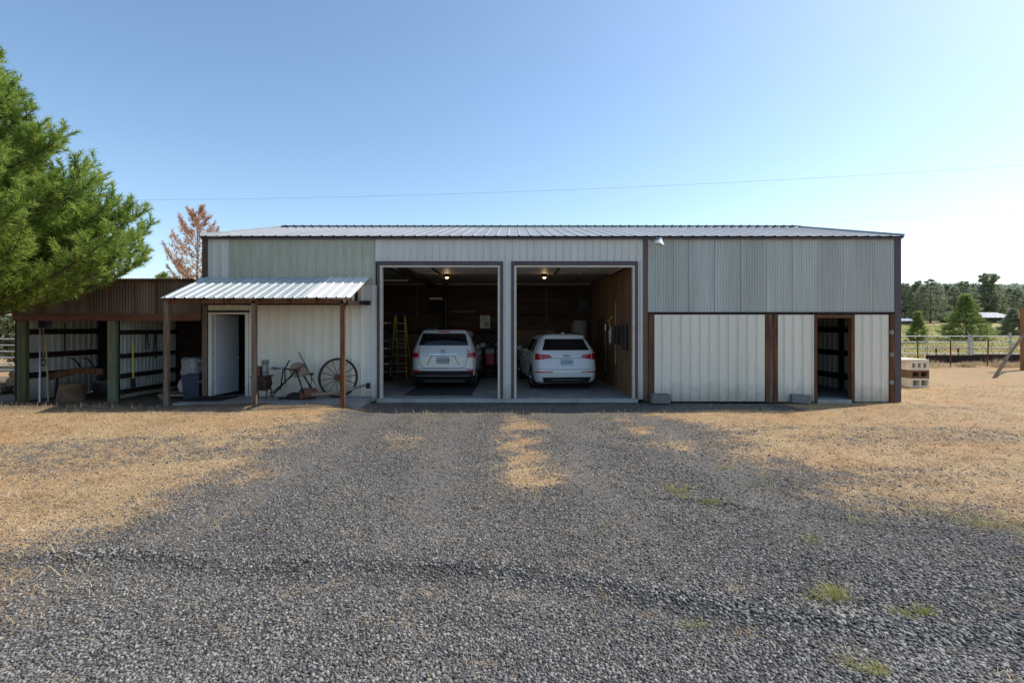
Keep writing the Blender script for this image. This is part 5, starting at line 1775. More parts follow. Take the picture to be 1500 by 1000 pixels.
# shelf rack
T = thing('shelf_rack', 'dark tool rack with pale shelf edges inside the left jamb', 'shelf', (-4.6, 4.0, FZ))
for k, zz in enumerate((0.45, 0.72, 0.98, 1.24, 1.50, 2.1)):
    MB().box(-5.1, -4.17, 3.7, 4.2, zz, zz + 0.045).build('shelf', 'white_paint' if k % 2 else 'aluminium', T)
mb = MB()
for xx in (-5.12, -4.16):
    for yy in (3.68, 4.18):
        mb.box(xx, xx + 0.03, yy, yy + 0.03, FZ, 2.3)
mb.build('upright', 'dark_iron', T)
k = 0
for zz, x0, w_, h_, mt, lb in ((0.77, -4.75, 0.45, 0.17, 'black_plastic', 'black case on the second shelf of the tool rack'), (1.03, -4.7, 0.42, 0.18, 'shovel_blue', 'dark blue case on the third shelf of the tool rack'),
                              (1.29, -4.8, 0.5, 0.18, 'dark_iron', 'dark iron case on the fourth shelf of the tool rack'), (1.55, -4.7, 0.4, 0.3, 'black_plastic', 'taller black box on the fifth shelf of the tool rack')):
    mb = MB().box(x0, x0 + w_, 3.78, 4.12, zz, zz + h_)
    mb.box(x0 + w_ * 0.35, x0 + w_ * 0.65, 3.765, 3.779, zz + h_ * 0.6, zz + h_ * 0.8)
    tag(mb.build('tool_case', mt, loc=(x0, 3.9, zz), bevel=0.015), lb, 'case')
mb = MB().box(-4.55, -4.25, 4.4, 4.7, FZ, FZ + 0.12).lathe([(0.1, 0), (0.11, 0.05), (0.1, 0.1), (0.03, 0.12)], 16, Matrix.Translation((-4.4, 4.55, FZ + 0.12)))
tag(mb.build('floor_jack', 'dark_iron', loc=(-4.4, 4.55, FZ), bevel=0.01), 'dark floor jack at the foot of the ladder', 'jack')
# fluorescent fixture
T = thing('strip_light', 'unlit white strip light hanging in the left garage bay', 'lamp', (-3.95, 3.4, 3.55))
MB().box(-4.6, -3.42, 3.36, 3.48, 3.49, 3.54).build('housing', 'white_paint', T, bevel=0.01)
MB().tube([(-4.5, 3.42, 3.545), (-4.5, 3.42, 3.75)], 0.006, 5).tube([(-3.5, 3.42, 3.545), (-3.5, 3.42, 3.75)], 0.006, 5).build('hanger', 'dark_iron', T)
# two lit lamps
for (x_, lb) in ((-2.07, 'small lit warm lamp under the ceiling of the left garage bay'), (1.03, 'small lit warm lamp under the ceiling of the right garage bay')):
    z_ = 3.60
    T = thing('ceiling_lamp', lb, 'lamp', (x_, 2.85, 3.74))
    MB().lathe([(0.06, 0.0), (0.06, -0.03), (0.02, -0.04), (0.018, -0.06)], 14, Matrix.Translation((x_, 2.85, 3.745))).build('mount', 'dark_iron', T, smooth=40)
    MB().lathe([(0.03, 0.075), (0.06, 0.05), (0.1, 0.0), (0.118, -0.04), (0.115, -0.042), (0.095, -0.002), (0.05, 0.04)], 20, Matrix.Translation((x_, 2.85, z_))).build('lamp_shade', 'rust_iron', T, smooth=50)
    MB().lathe([(0.0, -0.085), (0.035, -0.07), (0.05, -0.03), (0.035, 0.01), (0.018, 0.03)], 14, Matrix.Translation((x_, 2.85, z_))).build('bulb', 'bulb_glow', T, smooth=60)
    ld = bpy.data.lights.new('lamp_light', 'POINT')
    ld.energy = 2.0
    ld.color = (1, 0.66, 0.33)
    ld.shadow_soft_size = 0.06
    lo = bpy.data.objects.new('lamp_light', ld)
    COL.objects.link(lo)
    lo.parent = T
    lo.location = (0, 0, -0.27)
# stove with flue at the back
T = thing('wood_stove', 'black wood stove with tall black flue pipe behind the silver SUV', 'stove', (-2.63, 6.7, FZ))
MB().box(-3.0, -2.26, 6.55, 7.05, FZ + 0.2, FZ + 0.85).build('firebox', 'dark_iron', T, bevel=0.02)
for sx in (-2.95, -2.35):
    for sy in (6.6, 6.95):
        MB().box(sx, sx + 0.05, sy, sy + 0.05, FZ, FZ + 0.199).build('leg', 'dark_iron', T)
MB().tube([(-2.63, 6.8, FZ + 0.85), (-2.63, 6.8, 3.74)], 0.075, 16).build('flue_pipe', 'black_plastic', T, smooth=40)
# wall cabinet, shelves, poster
T = thing('wall_cabinet', 'grey wall cabinet with white top left of the flue pipe', 'cabinet', (-3.0, 7.1, 2.55))
MB().box(-3.28, -2.82, 6.85, 7.17, 2.56, 3.08).build('body', 'dark_wood', T)
MB().box(-3.3, -2.78, 6.82, 7.175, 3.081, 3.16).build('top', 'white_paint', T)
mb = MB().box(-2.9, -0.5, 6.95, 7.18, 2.50, 2.54)
tag(mb.build('wall_shelf', 'stained_wood', loc=(-1.7, 7.1, 2.5)), 'long brown upper shelf on the back wall of the left bay', 'shelf')
mb = MB().tube([(-2.5, 6.98, 2.60), (-1.5, 6.98, 2.60)], 0.03, 8)
tag(mb.build('pipe_length', 'grey_wood_pole', loc=(-2, 6.98, 2.58), smooth=40), 'pale pole lying on the brown upper shelf', 'pole')
mb = MB().box(-4.95, -0.35, 6.75, 7.18, 1.76, 1.83)
tag(mb.build('wall_shelf', 'dark_wood', loc=(-2.6, 7, 1.76)), 'dark lower shelf across the back wall of the left bay', 'shelf')
mb = MB().box(0.0, 2.3, 6.95, 7.18, 2.46, 2.5)
tag(mb.build('wall_shelf', 'dark_wood', loc=(1.1, 7.1, 2.46)), 'dark shelf high on the back wall of the right bay', 'shelf')
for k, (x0, x1, h_, mt, lb) in enumerate(((-3.45, -2.95, 0.14, 'sheet_cloth', 'dull folded blanket on the lower shelf left of the flue'), (-2.35, -1.35, 0.17, 'cloth_red', 'dark red folded blanket on the lower shelf right of the flue'))):
    mb = MB()
    for q_ in range(3):
        mb.box(x0 + 0.02 * q_, x1 - 0.03 * q_, 6.82, 7.12, 1.832 + q_ * h_ / 3, 1.83 + (q_ + 0.96) * h_ / 3)
    tag(mb.build('folded_blanket', mt, loc=(x0, 7, 1.83), bevel=0.015), lb, 'blanket')
T = thing('wall_poster', 'white paper notice with orange picture on the back wall', 'poster', (-1.08, 7.1, 2.2))
MB().box(-1.29, -0.88, 7.06, 7.07, 1.94, 2.46).build('sheet', 'paper_white', T)
MB().box(-1.10, -0.92, 7.05, 7.058, 1.99, 2.2).build('picture', 'poster_orange', T)
mb = MB()
for z_ in (2.38, 2.3, 2.26):
    mb.box(-1.24, -1.0, 7.052, 7.058, z_, z_ + 0.02)
mb.build('printed_lines', 'grey_plastic', T)
# pull cords
for x_, Y_, z0, z1, lb in ((-3.47, 5.2, 2.45, 3.7, 'thin pull cord hanging in the left garage bay'), (1.28, 5.5, 2.27, 3.7, 'thin pull cord hanging in the right garage bay')):
    mb = MB().tube([(x_, Y_, z0), (x_, Y_, z1)], 0.008, 5).lathe([(0, -0.05), (0.02, -0.04), (0.015, 0)], 8, Matrix.Translation((x_, Y_, z0)))
    tag(mb.build('pull_cord', 'grey_wood_pole', loc=(x_, Y_, z0)), lb, 'cord')
# clutter at the right of the silver car
T = thing('work_cart', 'dark work cart between the silver SUV and the bay pier', 'cart', (-0.6, 5.4, FZ))
MB().box(-0.98, -0.15, 5.2, 5.75, 0.55, 0.6).build('top', 'dark_wood', T)
MB().box(-0.96, -0.17, 5.22, 5.73, 0.25, 0.29).build('shelf', 'dark_wood', T)
for xx in (-0.97, -0.2):
    for yy in (5.21, 5.69):
        MB().box(xx, xx + 0.05, yy, yy + 0.05, FZ, 0.55).build('leg', 'dark_iron', T)
T = thing('red_tool_box', 'red storage box with grey lid on the work cart', 'box', (-0.82, 5.4, 0.6))
MB().box(-0.97, -0.66, 5.25, 5.6, 0.602, 1.0).build('body', 'red_plastic', T, bevel=0.02)
MB().box(-0.985, -0.645, 5.235, 5.615, 1.001, 1.19).build('lid', 'grey_plastic', T, bevel=0.02)
mb = MB().box(-0.6, -0.3, 5.3, 5.62, 0.602, 1.25).box(-0.62, -0.28, 5.28, 5.64, 1.25, 1.3)
tag(mb.build('storage_tub', 'bin_blue', loc=(-0.45, 5.45, 0.6), bevel=0.02), 'dark blue storage tub right of the red box', 'tub')
mb = MB()
vs, fs = [], []
for i in range(9):
    for j in range(7):
        u, v = i / 8 - 0.5, j / 6 - 0.5
        vs.append((-0.42 + u * 0.44, 5.46 + v * 0.4, 1.31 + 0.17 * math.exp(-6 * (u * u + v * v)) + 0.02 * math.sin(14 * u + 5 * v)))
for i in range(8):
    for j in range(6):
        fs.append((i * 7 + j, (i + 1) * 7 + j, (i + 1) * 7 + j + 1, i * 7 + j + 1))
mb.add(vs, fs)
tag(mb.build('white_rag', 'white_cloth', loc=(-0.42, 5.46, 1.31), smooth=60), 'crumpled white cloth on top of the blue tub', 'cloth')
mb = MB().tube([(-1.02, 5.9, 1.15), (-0.8, 5.9, 1.45), (-0.55, 5.85, 1.52)], 0.11, 10, r2=0.06)
mb.box(-0.98, -0.72, 5.78, 6.02, FZ, 1.25)
tag(mb.build('covered_machine', 'black_plastic', loc=(-0.8, 5.9, FZ), smooth=50), 'black covered machine behind the red box', 'machine')
# covered thing, black panel
mb = MB()
vs, fs = [], []
NU, NV = 24, 14
prof = [(2.36, 2.26), (3.02, 2.26)]
for i in range(NV + 1):
    v = i / NV
    z_ = 2.24 - v * 2.05
    x0 = 2.42 - 0.16 * v ** 0.6 - (0.0 if v > 0.05 else -0.03)
    x1 = 3.0 + 0.06 * v
    yd = 0.28 + 0.22 * v
    for j in range(NU + 1):
        u = j / NU
        a = math.pi * u
        fold = 0.025 * v * math.sin(u * 26) + 0.015 * math.sin(u * 9 + 6 * v)
        vs.append((x0 + (x1 - x0) * u, 6.9 - yd * math.sin(a) ** 0.5 - fold, z_ + 0.02 * math.sin(u * 7) * (1 - v)))
for i in range(NV):
    for j in range(NU):
        a = i * (NU + 1) + j
        fs.append((a, a + 1, a + NU + 2, a + NU + 1))
fs.append(tuple(range(NU, -1, -1)))
mb.add(vs, fs)
tag(mb.build('dust_sheet', 'sheet_cloth', loc=(2.7, 6.8, 0.2), smooth=60), 'pale dust sheet draped over a tall thing in the back corner', 'sheet')
T = thing('wall_screen', 'black square screen high in the back corner of the right bay', 'screen', (2.85, 6.9, 2.85))
MB().box(2.58, 3.13, 6.78, 6.86, 2.57, 3.16).build('panel', 'black_plastic', T, bevel=0.012)
MB().tube([(2.75, 6.77, 2.98), (2.8, 6.77, 2.86), (2.9, 6.77, 2.78), (2.86, 6.77, 2.9), (2.98, 6.77, 3.02)], 0.012, 5).build('pale_mark', 'grey_plastic', T)
MB().box(2.8, 2.9, 6.87, 7.16, 2.8, 2.9).build('bracket', 'dark_iron', T)
# tools on the plywood wall
XW = 3.15
for (Y_, z0, z1, w_, lb) in ((1.6, 1.48, 2.02, 0.26, 'black wall box further in on the plywood wall'), (0.62, 1.36, 2.04, 0.22, 'taller black wall box nearest the right garage jamb')):
    T = thing('wall_box', lb, 'box', (XW - 0.08, Y_, z0))
    MB().box(XW - 0.12, XW - 0.002, Y_ - w_ / 2, Y_ + w_ / 2, z0, z1).build('case', 'black_plastic', T, bevel=0.02)
    MB().box(XW - 0.128, XW - 0.121, Y_ - w_ / 3, Y_ + w_ / 3, z0 + 0.1, z1 - 0.18).build('front_panel', 'bin_blue', T)
    MB().box(XW - 0.135, XW - 0.129, Y_ - 0.02, Y_ + 0.02, z1 - 0.2, z1 - 0.16).build('catch', 'red_plastic', T)
T = thing('long_level', 'long pale wooden rule hanging upright on the plywood wall', 'tool', (XW - 0.03, 2.1, 0.85))
MB().box(XW - 0.03, XW - 0.002, 2.07, 2.13, 0.85, 2.72).build('rule', 'light_timber', T)
T = thing('hanging_shovel', 'long handled shovel hanging on the plywood wall', 'shovel', (XW - 0.05, 3.5, 0.5))
MB().tube([(XW - 0.05, 3.5, 2.0), (XW - 0.05, 3.5, 0.75)], 0.018, 8).build('shaft', 'grey_wood_pole', T, smooth=40)
MB().box(XW - 0.09, XW - 0.03, 3.4, 3.6, 1.85, 2.1).build('grip', 'aluminium', T, bevel=0.02)
MB().lathe([(0.0, 0), (0.1, 0.02), (0.12, 0.12), (0.06, 0.24), (0.0, 0.26)], 14, Matrix.Translation((XW - 0.06, 3.5, 0.5)) @ Matrix.Scale(0.25, 4, (1, 0, 0))).build('blade', 'aluminium', T, smooth=50)
T = thing('hanging_saw', 'yellow handled bow saw hanging above the shovel', 'saw', (XW - 0.04, 2.9, 2.1))
MB().tube([(XW - 0.03, 2.6, 2.28), (XW - 0.04, 2.85, 2.22), (XW - 0.04, 3.15, 2.17)], 0.03, 8).tube([(XW - 0.04, 2.85, 2.2), (XW - 0.04, 2.9, 2.02)], 0.02, 8).build('grip', 'yellow_fibreglass', T, smooth=40)
MB().tube([(XW - 0.03, 2.75, 2.02), (XW - 0.03, 2.75, 1.5), (XW - 0.03, 2.95, 1.42), (XW - 0.03, 2.98, 1.9)], 0.015, 6).build('frame', 'aluminium', T, smooth=40)
for k, (Y_, z0, z1) in enumerate(((4.3, 1.2, 2.3), (5.0, 1.0, 2.2))):
    mb = MB().tube([(XW - 0.04, Y_, z1), (XW - 0.06, Y_, z0)], 0.022, 8).box(XW - 0.08, XW - 0.02, Y_ - 0.12, Y_ + 0.12, z0 - 0.1, z0)
    tag(mb.build('hanging_rake', 'dark_iron', loc=(XW - 0.05, Y_, z0)), ['dark rake hanging on the plywood wall beyond the shovel', 'second dark rake deepest along the plywood wall'][k], 'rake')
mb = MB().box(-2.95, -1.1, 0.5, 5.6, 0.1275, 0.134)
tag(mb.build('dark_floor_layer', 'dark_floor', loc=(-2, 3, 0.1275)), 'thin dark layer on the garage floor under the silver SUV', 'mat')  # thin layer, darker than the concrete around it

# ------------------------------------------------------------------ trees
def needles(cent, dirs, nper, ln, wd, ang=(0.35, 1.1), twig=0.12):
    n = len(cent)
    C_ = np.repeat(cent, nper, 0)
    D = np.repeat(dirs, nper, 0)
    N = n * nper
    a = rng.random(N) * 6.283
    th_ = ang[0] + (ang[1] - ang[0]) * rng.random(N)
    ref = np.where(np.abs(D[:, 2:3]) > 0.9, np.array([[1.0, 0, 0]]), np.array([[0, 0, 1.0]]))
    U = np.cross(D, ref)
    U /= np.linalg.norm(U, axis=1, keepdims=True)
    W = np.cross(D, U)
    P_ = U * np.cos(a)[:, None] + W * np.sin(a)[:, None]
    nd_ = D * np.cos(th_)[:, None] + P_ * np.sin(th_)[:, None]
    base = C_ + D * ((rng.random(N) - 0.5) * twig * 2)[:, None]
    L_ = ln * (0.7 + 0.6 * rng.random(N))
    tip = base + nd_ * L_[:, None]
    sd_ = np.cross(nd_, rng.normal(size=(N, 3)))
    sd_ /= np.linalg.norm(sd_, axis=1, keepdims=True) + 1e-9
    sd_ *= wd / 2
    V = np.stack([base - sd_, base + sd_, tip], 1).reshape(-1, 3)
    return V, np.arange(N * 3).reshape(-1, 3)


def nrm(v):
    return v / (np.linalg.norm(v) + 1e-9)


def conifer(name, label, loc, H, prof, nlimb, per, nper, ln, wd, mat, barkm, trunk_r, z_first, lift=0.35, group=None, cat='tree', branchy=True, clump=0.3):
    """prof: (height, crown radius) pairs; limbs leave the trunk, side shoots carry needle tufts"""
    root = thing(name, label, cat, (0, 0, 0), group)
    tk = MB().tube([(0.06 * math.sin(z), 0.05 * math.cos(1.3 * z), z) for z in np.linspace(-0.3, H * 0.97, 9)], trunk_r, 10, r2=trunk_r * 0.12)
    tk.build('trunk', barkm, root, smooth=60)
    hz = [p[0] for p in prof]
    hr = [p[1] for p in prof]
    C_, D_ = [], []
    br = MB()
    for i in range(nlimb):
        zt = z_first + (H - z_first) * ((i + rng.random()) / nlimb) ** 0.9
        a = i * 2.399 + rng.normal(0, 0.25)
        r_ = float(np.interp(zt, hz, hr)) * (0.72 + 0.4 * rng.random())
        if r_ < 0.1:
            r_ = 0.1
        out = np.array([math.cos(a), math.sin(a), 0])
        z0 = max(zt - lift * r_ * 0.6, z_first * 0.5)
        p0 = np.array([0, 0, z0])
        p3 = out * r_ + np.array([0, 0, zt])
        p2 = out * r_ * 0.62 + np.array([0, 0, z0 + (zt - z0) * 0.3])
        pts = []
        for t in np.linspace(0, 1, 7):
            pts.append(p0 * (1 - t) ** 2 + 2 * p2 * t * (1 - t) + p3 * t ** 2)
        if branchy:
            br.tube(pts, trunk_r * 0.17 * (0.4 + r_ / max(hr)), 5, r2=0.008, cap=False)
        for k in range(per):
            t = 1 - 0.72 * (k + rng.random()) / per
            p = p0 * (1 - t) ** 2 + 2 * p2 * t * (1 - t) + p3 * t ** 2
            dr = nrm(2 * (1 - t) * (p2 - p0) + 2 * t * (p3 - p2))
            sdv = nrm(np.cross(dr, [0, 0, 1]))
            spread = clump * r_ * (0.35 + 0.9 * (1 - t))
            off = sdv * rng.normal(0, 1) * spread + np.array([0, 0, 1]) * rng.normal(0.1, 0.45) * spread * 0.7
            c = p + off
            dd = nrm(dr * 0.75 + nrm(off + 1e-6) * 0.55 + np.array([0, 0, 0.45]) + rng.normal(0, 0.22, 3))
            C_.append(c)
            D_.append(dd)
            if branchy and k % 3 == 0:
                br.tube([p - dr * 0.12 * r_ * 0.3, p + off * 0.5, c], 0.008, 4, r2=0.004, cap=False)
    V, T_ = needles(np.array(C_), np.array(D_), nper, ln, wd)
    tri_mesh('crown', V, T_, mat, root)
    if branchy and br.v:
        br.build('limbs', barkm, root, smooth=60)
    root.location = loc
    return root


# the big pine at the left, in front of the shed
def plume_pine(name, label, loc, H, prof, nlimb, mat, barkm, trunk_r, z_first):
    """limbs end in several upswept plumes, each plume a bottlebrush of needle tufts"""
    root = thing(name, label, 'tree', (0, 0, 0))
    MB().tube([(0.08 * math.sin(z), 0.06 * math.cos(1.3 * z), z) for z in np.linspace(-0.3, H * 0.97, 9)], trunk_r, 12, r2=trunk_r * 0.12).build('trunk', barkm, root, smooth=60)
    hz, hr = [p[0] for p in prof], [p[1] for p in prof]
    C_, D_ = [], []
    br = MB()
    for i in range(nlimb):
        zt = z_first + (H - z_first) * ((i + rng.random()) / nlimb)
        a = i * 2.399 + rng.normal(0, 0.3)
        r_ = max(float(np.interp(zt, hz, hr)) * (0.55 + 0.5 * rng.random() ** 0.7), 0.12)
        out = np.array([math.cos(a), math.sin(a), 0])
        sidev = np.array([-math.sin(a), math.cos(a), 0])
        z0 = max(zt - 0.42 * r_, 1.2)
        p0, p3 = np.array([0, 0, z0]), out * r_ + np.array([0, 0, zt])
        p2 = out * r_ * 0.6 + np.array([0, 0, z0 + (zt - z0) * 0.25])
        B_ = lambda t: p0 * (1 - t) ** 2 + 2 * p2 * t * (1 - t) + p3 * t ** 2
        br.tube([B_(t) for t in np.linspace(0, 1, 7)], 0.028, 5, r2=0.008, cap=False)
        npl = 5 + int(r_ * 4.6)
        for k in range(npl):
            t = 1 - 0.62 * (k / npl) ** 0.9
            p = B_(t)
            dr = nrm(2 * (1 - t) * (p2 - p0) + 2 * t * (p3 - p2))
            sgn = (1 if k % 2 else -1) * (0 if k == 0 else 1)
            d0 = nrm(dr * (0.8 + 0.3 * rng.random()) + sidev * sgn * (0.75 + 0.5 * rng.random()) + np.array([0, 0, rng.normal(0.18, 0.28)]))
            L_ = (0.28 + 0.34 * rng.random()) * (0.65 + 0.12 * r_)
            up = np.array([0, 0, 0.55 + 0.4 * rng.random()])
            q = p.copy()
            dcur = d0
            nt_ = max(4, int(L_ / 0.075))
            path = [p]
            for j in range(nt_):
                dcur = nrm(dcur + up * (0.9 / nt_))
                q = q + dcur * L_ / nt_
                C_.append(q + rng.normal(0, 0.02, 3))
                D_.append(dcur)
                path.append(q)
                if rng.random() < 0.8:
                    sv = nrm(np.cross(dcur, rng.normal(size=3)))
                    d2 = nrm(dcur * 0.8 + sv * 0.7 + np.array([0, 0, 0.25]))
                    for m_ in range(1, 3 + int(2 * rng.random())):
                        C_.append(q + d2 * 0.075 * m_)
                        D_.append(d2)
            br.tube(path[::3] + [path[-1]], 0.010, 4, r2=0.004, cap=False)
    V, T_ = needles(np.array(C_), np.array(D_), 18, 0.12, 0.0165, (0.35, 1.2), 0.05)
    tri_mesh('crown', V, T_, mat, root)
    br.build('limbs', barkm, root, smooth=60)
    root.location = loc
    return root, len(C_)


_, cnt = plume_pine('pine_tree', 'big bright green pine reaching in front of the left shed', (-12.2, -3.0, 0), 8.8,
           [(2.7, 1.8), (3.0, 2.8), (3.4, 3.6), (3.9, 4.0), (4.4, 3.8), (4.9, 3.4), (5.6, 2.75), (6.3, 2.15), (6.9, 1.6), (7.5, 1.1), (8.1, 0.6), (8.8, 0.1)],
           340, 'needles', 'bark', 0.2, 2.55)
print('pine tufts', cnt)
# dead orange tree behind the shed
conifer('dead_pine', 'dying pine with orange needles behind the shed', (-15.45, 11.5, 0.0), 7.9,
        [(4.2, 1.3), (5.2, 1.65), (6.2, 1.5), (7.0, 1.1), (7.9, 0.35)], 48, 20, 17, 0.15, 0.026, 'needles_orange', 'bark_grey', 0.10, 3.6, lift=1.9, clump=0.22)
# small green crown showing over the shed roof
conifer('young_tree', 'green treetop just showing over the shed roof', (-18.6, 13.5, 0.2), 4.55,
        [(1, 1.3), (2.6, 1.4), (3.8, 0.8), (4.55, 0.15)], 40, 16, 18, 0.22, 0.035, 'needles_young', 'bark', 0.08, 0.8, branchy=False)

# shrubs left of the shed
def shrub(name, label, loc, rx, h, n, mat, size, group=None):
    root = thing(name, label, 'shrub', (0, 0, 0), group)
    st_ = MB()
    for k in range(9):
        a = k * 0.7
        st_.tube([(0.05 * math.cos(a), 0.05 * math.sin(a), -0.1), (rx * 0.35 * math.cos(a), rx * 0.35 * math.sin(a), h * 0.5), (rx * 0.6 * math.cos(a), rx * 0.6 * math.sin(a), h * 0.85)], 0.03, 5, r2=0.008)
    st_.build('stems', 'bark_grey', root)
    u = rng.normal(size=(n, 3))
    u /= np.linalg.norm(u, axis=1, keepdims=True)
    cl = rng.normal(size=(14, 3))
    rr = 0.55 + 0.45 * rng.random(n) + 0.25 * np.max(u @ (cl / np.linalg.norm(cl, axis=1, keepdims=True)).T, axis=1) - 0.2
    c = u * rr[:, None] * np.array([rx, rx, h / 2]) + np.array([0, 0, h * 0.55])
    V, T_ = needles(c, u, 7, size, size * 0.4, (0.2, 1.5), size)
    tri_mesh('leaves', V, T_, mat, root)
    root.location = loc
    return root


shrub('shrub', 'pale flowering shrub behind the pipe gate left of the shed', (-22.3, 9.5, 0.3), 1.9, 3.6, 1800, 'bush_leaf', 0.2)
shrub('shrub', 'dark green shrub further back left of the shed', (-30, 18, 0.5), 3.0, 4.6, 1500, 'needles_young', 0.3)

# pipe gate left of the shed
T = thing('pipe_gate', 'grey pipe gate seen left of the shed', 'gate', (-18.6, 6.0, 0.1))
for k in range(6):
    z_ = 0.36 + k * 0.235
    MB().tube([(-21.5, 6.0, z_), (-16.2, 6.0, z_)], 0.022, 8).build('rail', 'fence_pipe', T, smooth=40)
for xx in (-21.5, -18.9, -16.2):
    MB().tube([(xx, 6.0, 0.0), (xx, 6.0, 1.6)], 0.035, 8).build('post', 'fence_pipe', T, smooth=40)

# corral on the right
FY = 13.0
gz = float(height(18.0, FY))
T = thing('corral_fence', 'silver pipe corral fence running across behind the block stack', 'fence', (22, FY, gz))
px_posts = (1290, 1358.5, 1420, 1424.5, 1480.5, 1540, 1600)
for p_ in px_posts:
    X_ = (p_ - 750) * (FY + 13) / FPX
    MB().tube([(X_, FY, gz - 0.1), (X_, FY, gz + (1.42 if p_ in (1420, 1480.5) else 1.33))], 0.05 if p_ in (1420, 1480.5) else 0.03, 8).build('post', 'fence_pipe', T, smooth=40)
for a_, b_ in zip(px_posts, px_posts[1:]):
    if b_ - a_ < 10:
        continue
    xa, xb = (a_ - 750) * 26 / FPX, (b_ - 750) * 26 / FPX
    for k in range(5):
        z_ = gz + 0.1 + k * 0.3
        MB().tube([(xa + 0.03, FY, z_), (xb - 0.03, FY, z_ + 0.01)], 0.024, 7).build('rail', 'fence_pipe', T, smooth=40)
mb = MB()
for k in range(5):
    mb.box(21.0 + k * 2.45, 21.0 + k * 2.45 + 2.43, 12.1, 12.3, 0.2, 0.58 + 0.03 * (k % 2))
tag(mb.build('timber_edging', 'tie_wood', loc=(24, 12.2, 0.2)), 'low dark timber edging along the foot of the corral', 'edging')
mb = MB().box(22.9, 24.6, 14.0, 14.35, 0.86, 0.92).box(23.1, 23.16, 14.14, 14.2, 0.3, 0.86).box(24.3, 24.36, 14.14, 14.2, 0.3, 0.86)
tag(mb.build('low_bench', 'red_rust', loc=(23.7, 14.2, 0.3)), 'low reddish bench standing inside the corral', 'bench')

# rusty t-posts
def tpost():
    mb = MB()
    mb.box(-0.03, 0.03, -0.006, 0.006, -0.1, 1.27)
    mb.box(-0.006, 0.006, 0.006, 0.035, -0.1, 1.27)
    for k in range(16):
        mb.box(-0.012, 0.012, -0.016, -0.006, 0.15 + k * 0.07, 0.18 + k * 0.07)
    return mb


t0 = tpost().build('fence_post', 'red_rust', loc=(0, 0, 0))
TP = [(1345, 10.8, 'rusty steel fence post nearest the building beyond the block stack'), (1392.5, 10.4, 'rusty steel fence post in front of the middle of the silver fence'), (1446.5, 10.6, 'rusty steel fence post left of the leaning pole')]
tps = []
for k, (p_, Y_, lb) in enumerate(TP):
    c = t0 if k == 0 else t0.copy()
    if k:
        COL.objects.link(c)
    X_ = (p_ - 750) * (Y_ + 13) / FPX
    c.location = (X_, Y_, float(height(X_, Y_)))
    c.rotation_euler = (0, R(2 * (k - 1)), 0)
    tag(c, lb, 'post', 'rusty fence posts by the corral')
    tps.append((X_, Y_, float(height(X_, Y_))))
for k, z_ in enumerate((0.5, 0.85, 1.2)):
    pts = [(tps[0][0] - 6, 11.2, tps[0][2] + z_)]
    for p_ in tps:
        pts.append((p_[0], p_[1], p_[2] + z_))
    pts.append((22.6, 9.0, tps[2][2] + z_))
    mb = MB().tube(pts, 0.007, 5)
    tag(mb.build('fence_wire', 'dark_iron', loc=pts[1]), ['lowest thin wire strung along the rusty posts', 'middle thin wire strung along the rusty posts', 'top thin wire strung along the rusty posts'][k], 'wire')
# big post and brace
X_ = (1500.5 - 750) * 22 / FPX
gzz = float(height(X_, 9))
mb = MB().box(X_ - 0.1, X_ + 0.1, 8.9, 9.1, gzz - 0.2, gzz + 2.75)
tag(mb.build('gate_post', 'post_orange', loc=(X_, 9, gzz), bevel=0.015), 'tall orange brown square post at the right edge', 'post')
xb = (1455 - 750) * 19.2 / FPX
mb = MB().tube([(xb, 6.2, float(height(xb, 6.2)) - 0.05), ((xb + X_) / 2, 7.6, 0.9), (X_ - 0.1, 8.85, 1.74)], 0.06, 9, r2=0.05)
tag(mb.build('brace_pole', 'bark', loc=(xb, 6.2, 0), smooth=50), 'leaning grey pole bracing the tall orange brown post', 'pole')

# pasture trees and far buildings
def place(px, d):
    X_ = (px - 750) * d / FPX
    return X_, d - 13, float(height(X_, d - 13))


x_, y_, z_ = place(1415, 46)
conifer('young_conifer', 'bushy bright green conifer in the pasture behind the fence', (x_, y_, z_ - 0.2), 4.3,
        [(0, 2.1), (0.9, 2.15), (1.9, 1.45), (3.1, 0.75), (4.3, 0.15)], 80, 15, 13, 0.27, 0.05, 'needles_young', 'bark', 0.1, 0.15, lift=0.2, branchy=True, clump=0.22)
x_, y_, z_ = place(1344, 42)
conifer('young_conifer', 'small slim conifer in the pasture near the building corner', (x_, y_, z_ - 0.1), 2.65,
        [(0, 0.8), (0.8, 0.9), (1.5, 0.42), (2.65, 0.05)], 48, 15, 12, 0.2, 0.04, 'needles_young', 'bark', 0.05, 0.1, branchy=True, clump=0.22)
x_, y_, z_ = place(1484, 52)
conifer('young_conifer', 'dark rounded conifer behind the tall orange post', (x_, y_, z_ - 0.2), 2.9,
        [(0, 1.0), (0.8, 1.2), (1.8, 0.9), (2.9, 0.1)], 55, 16, 13, 0.25, 0.05, 'needles_dark', 'bark', 0.08, 0.1, branchy=True, clump=0.22)


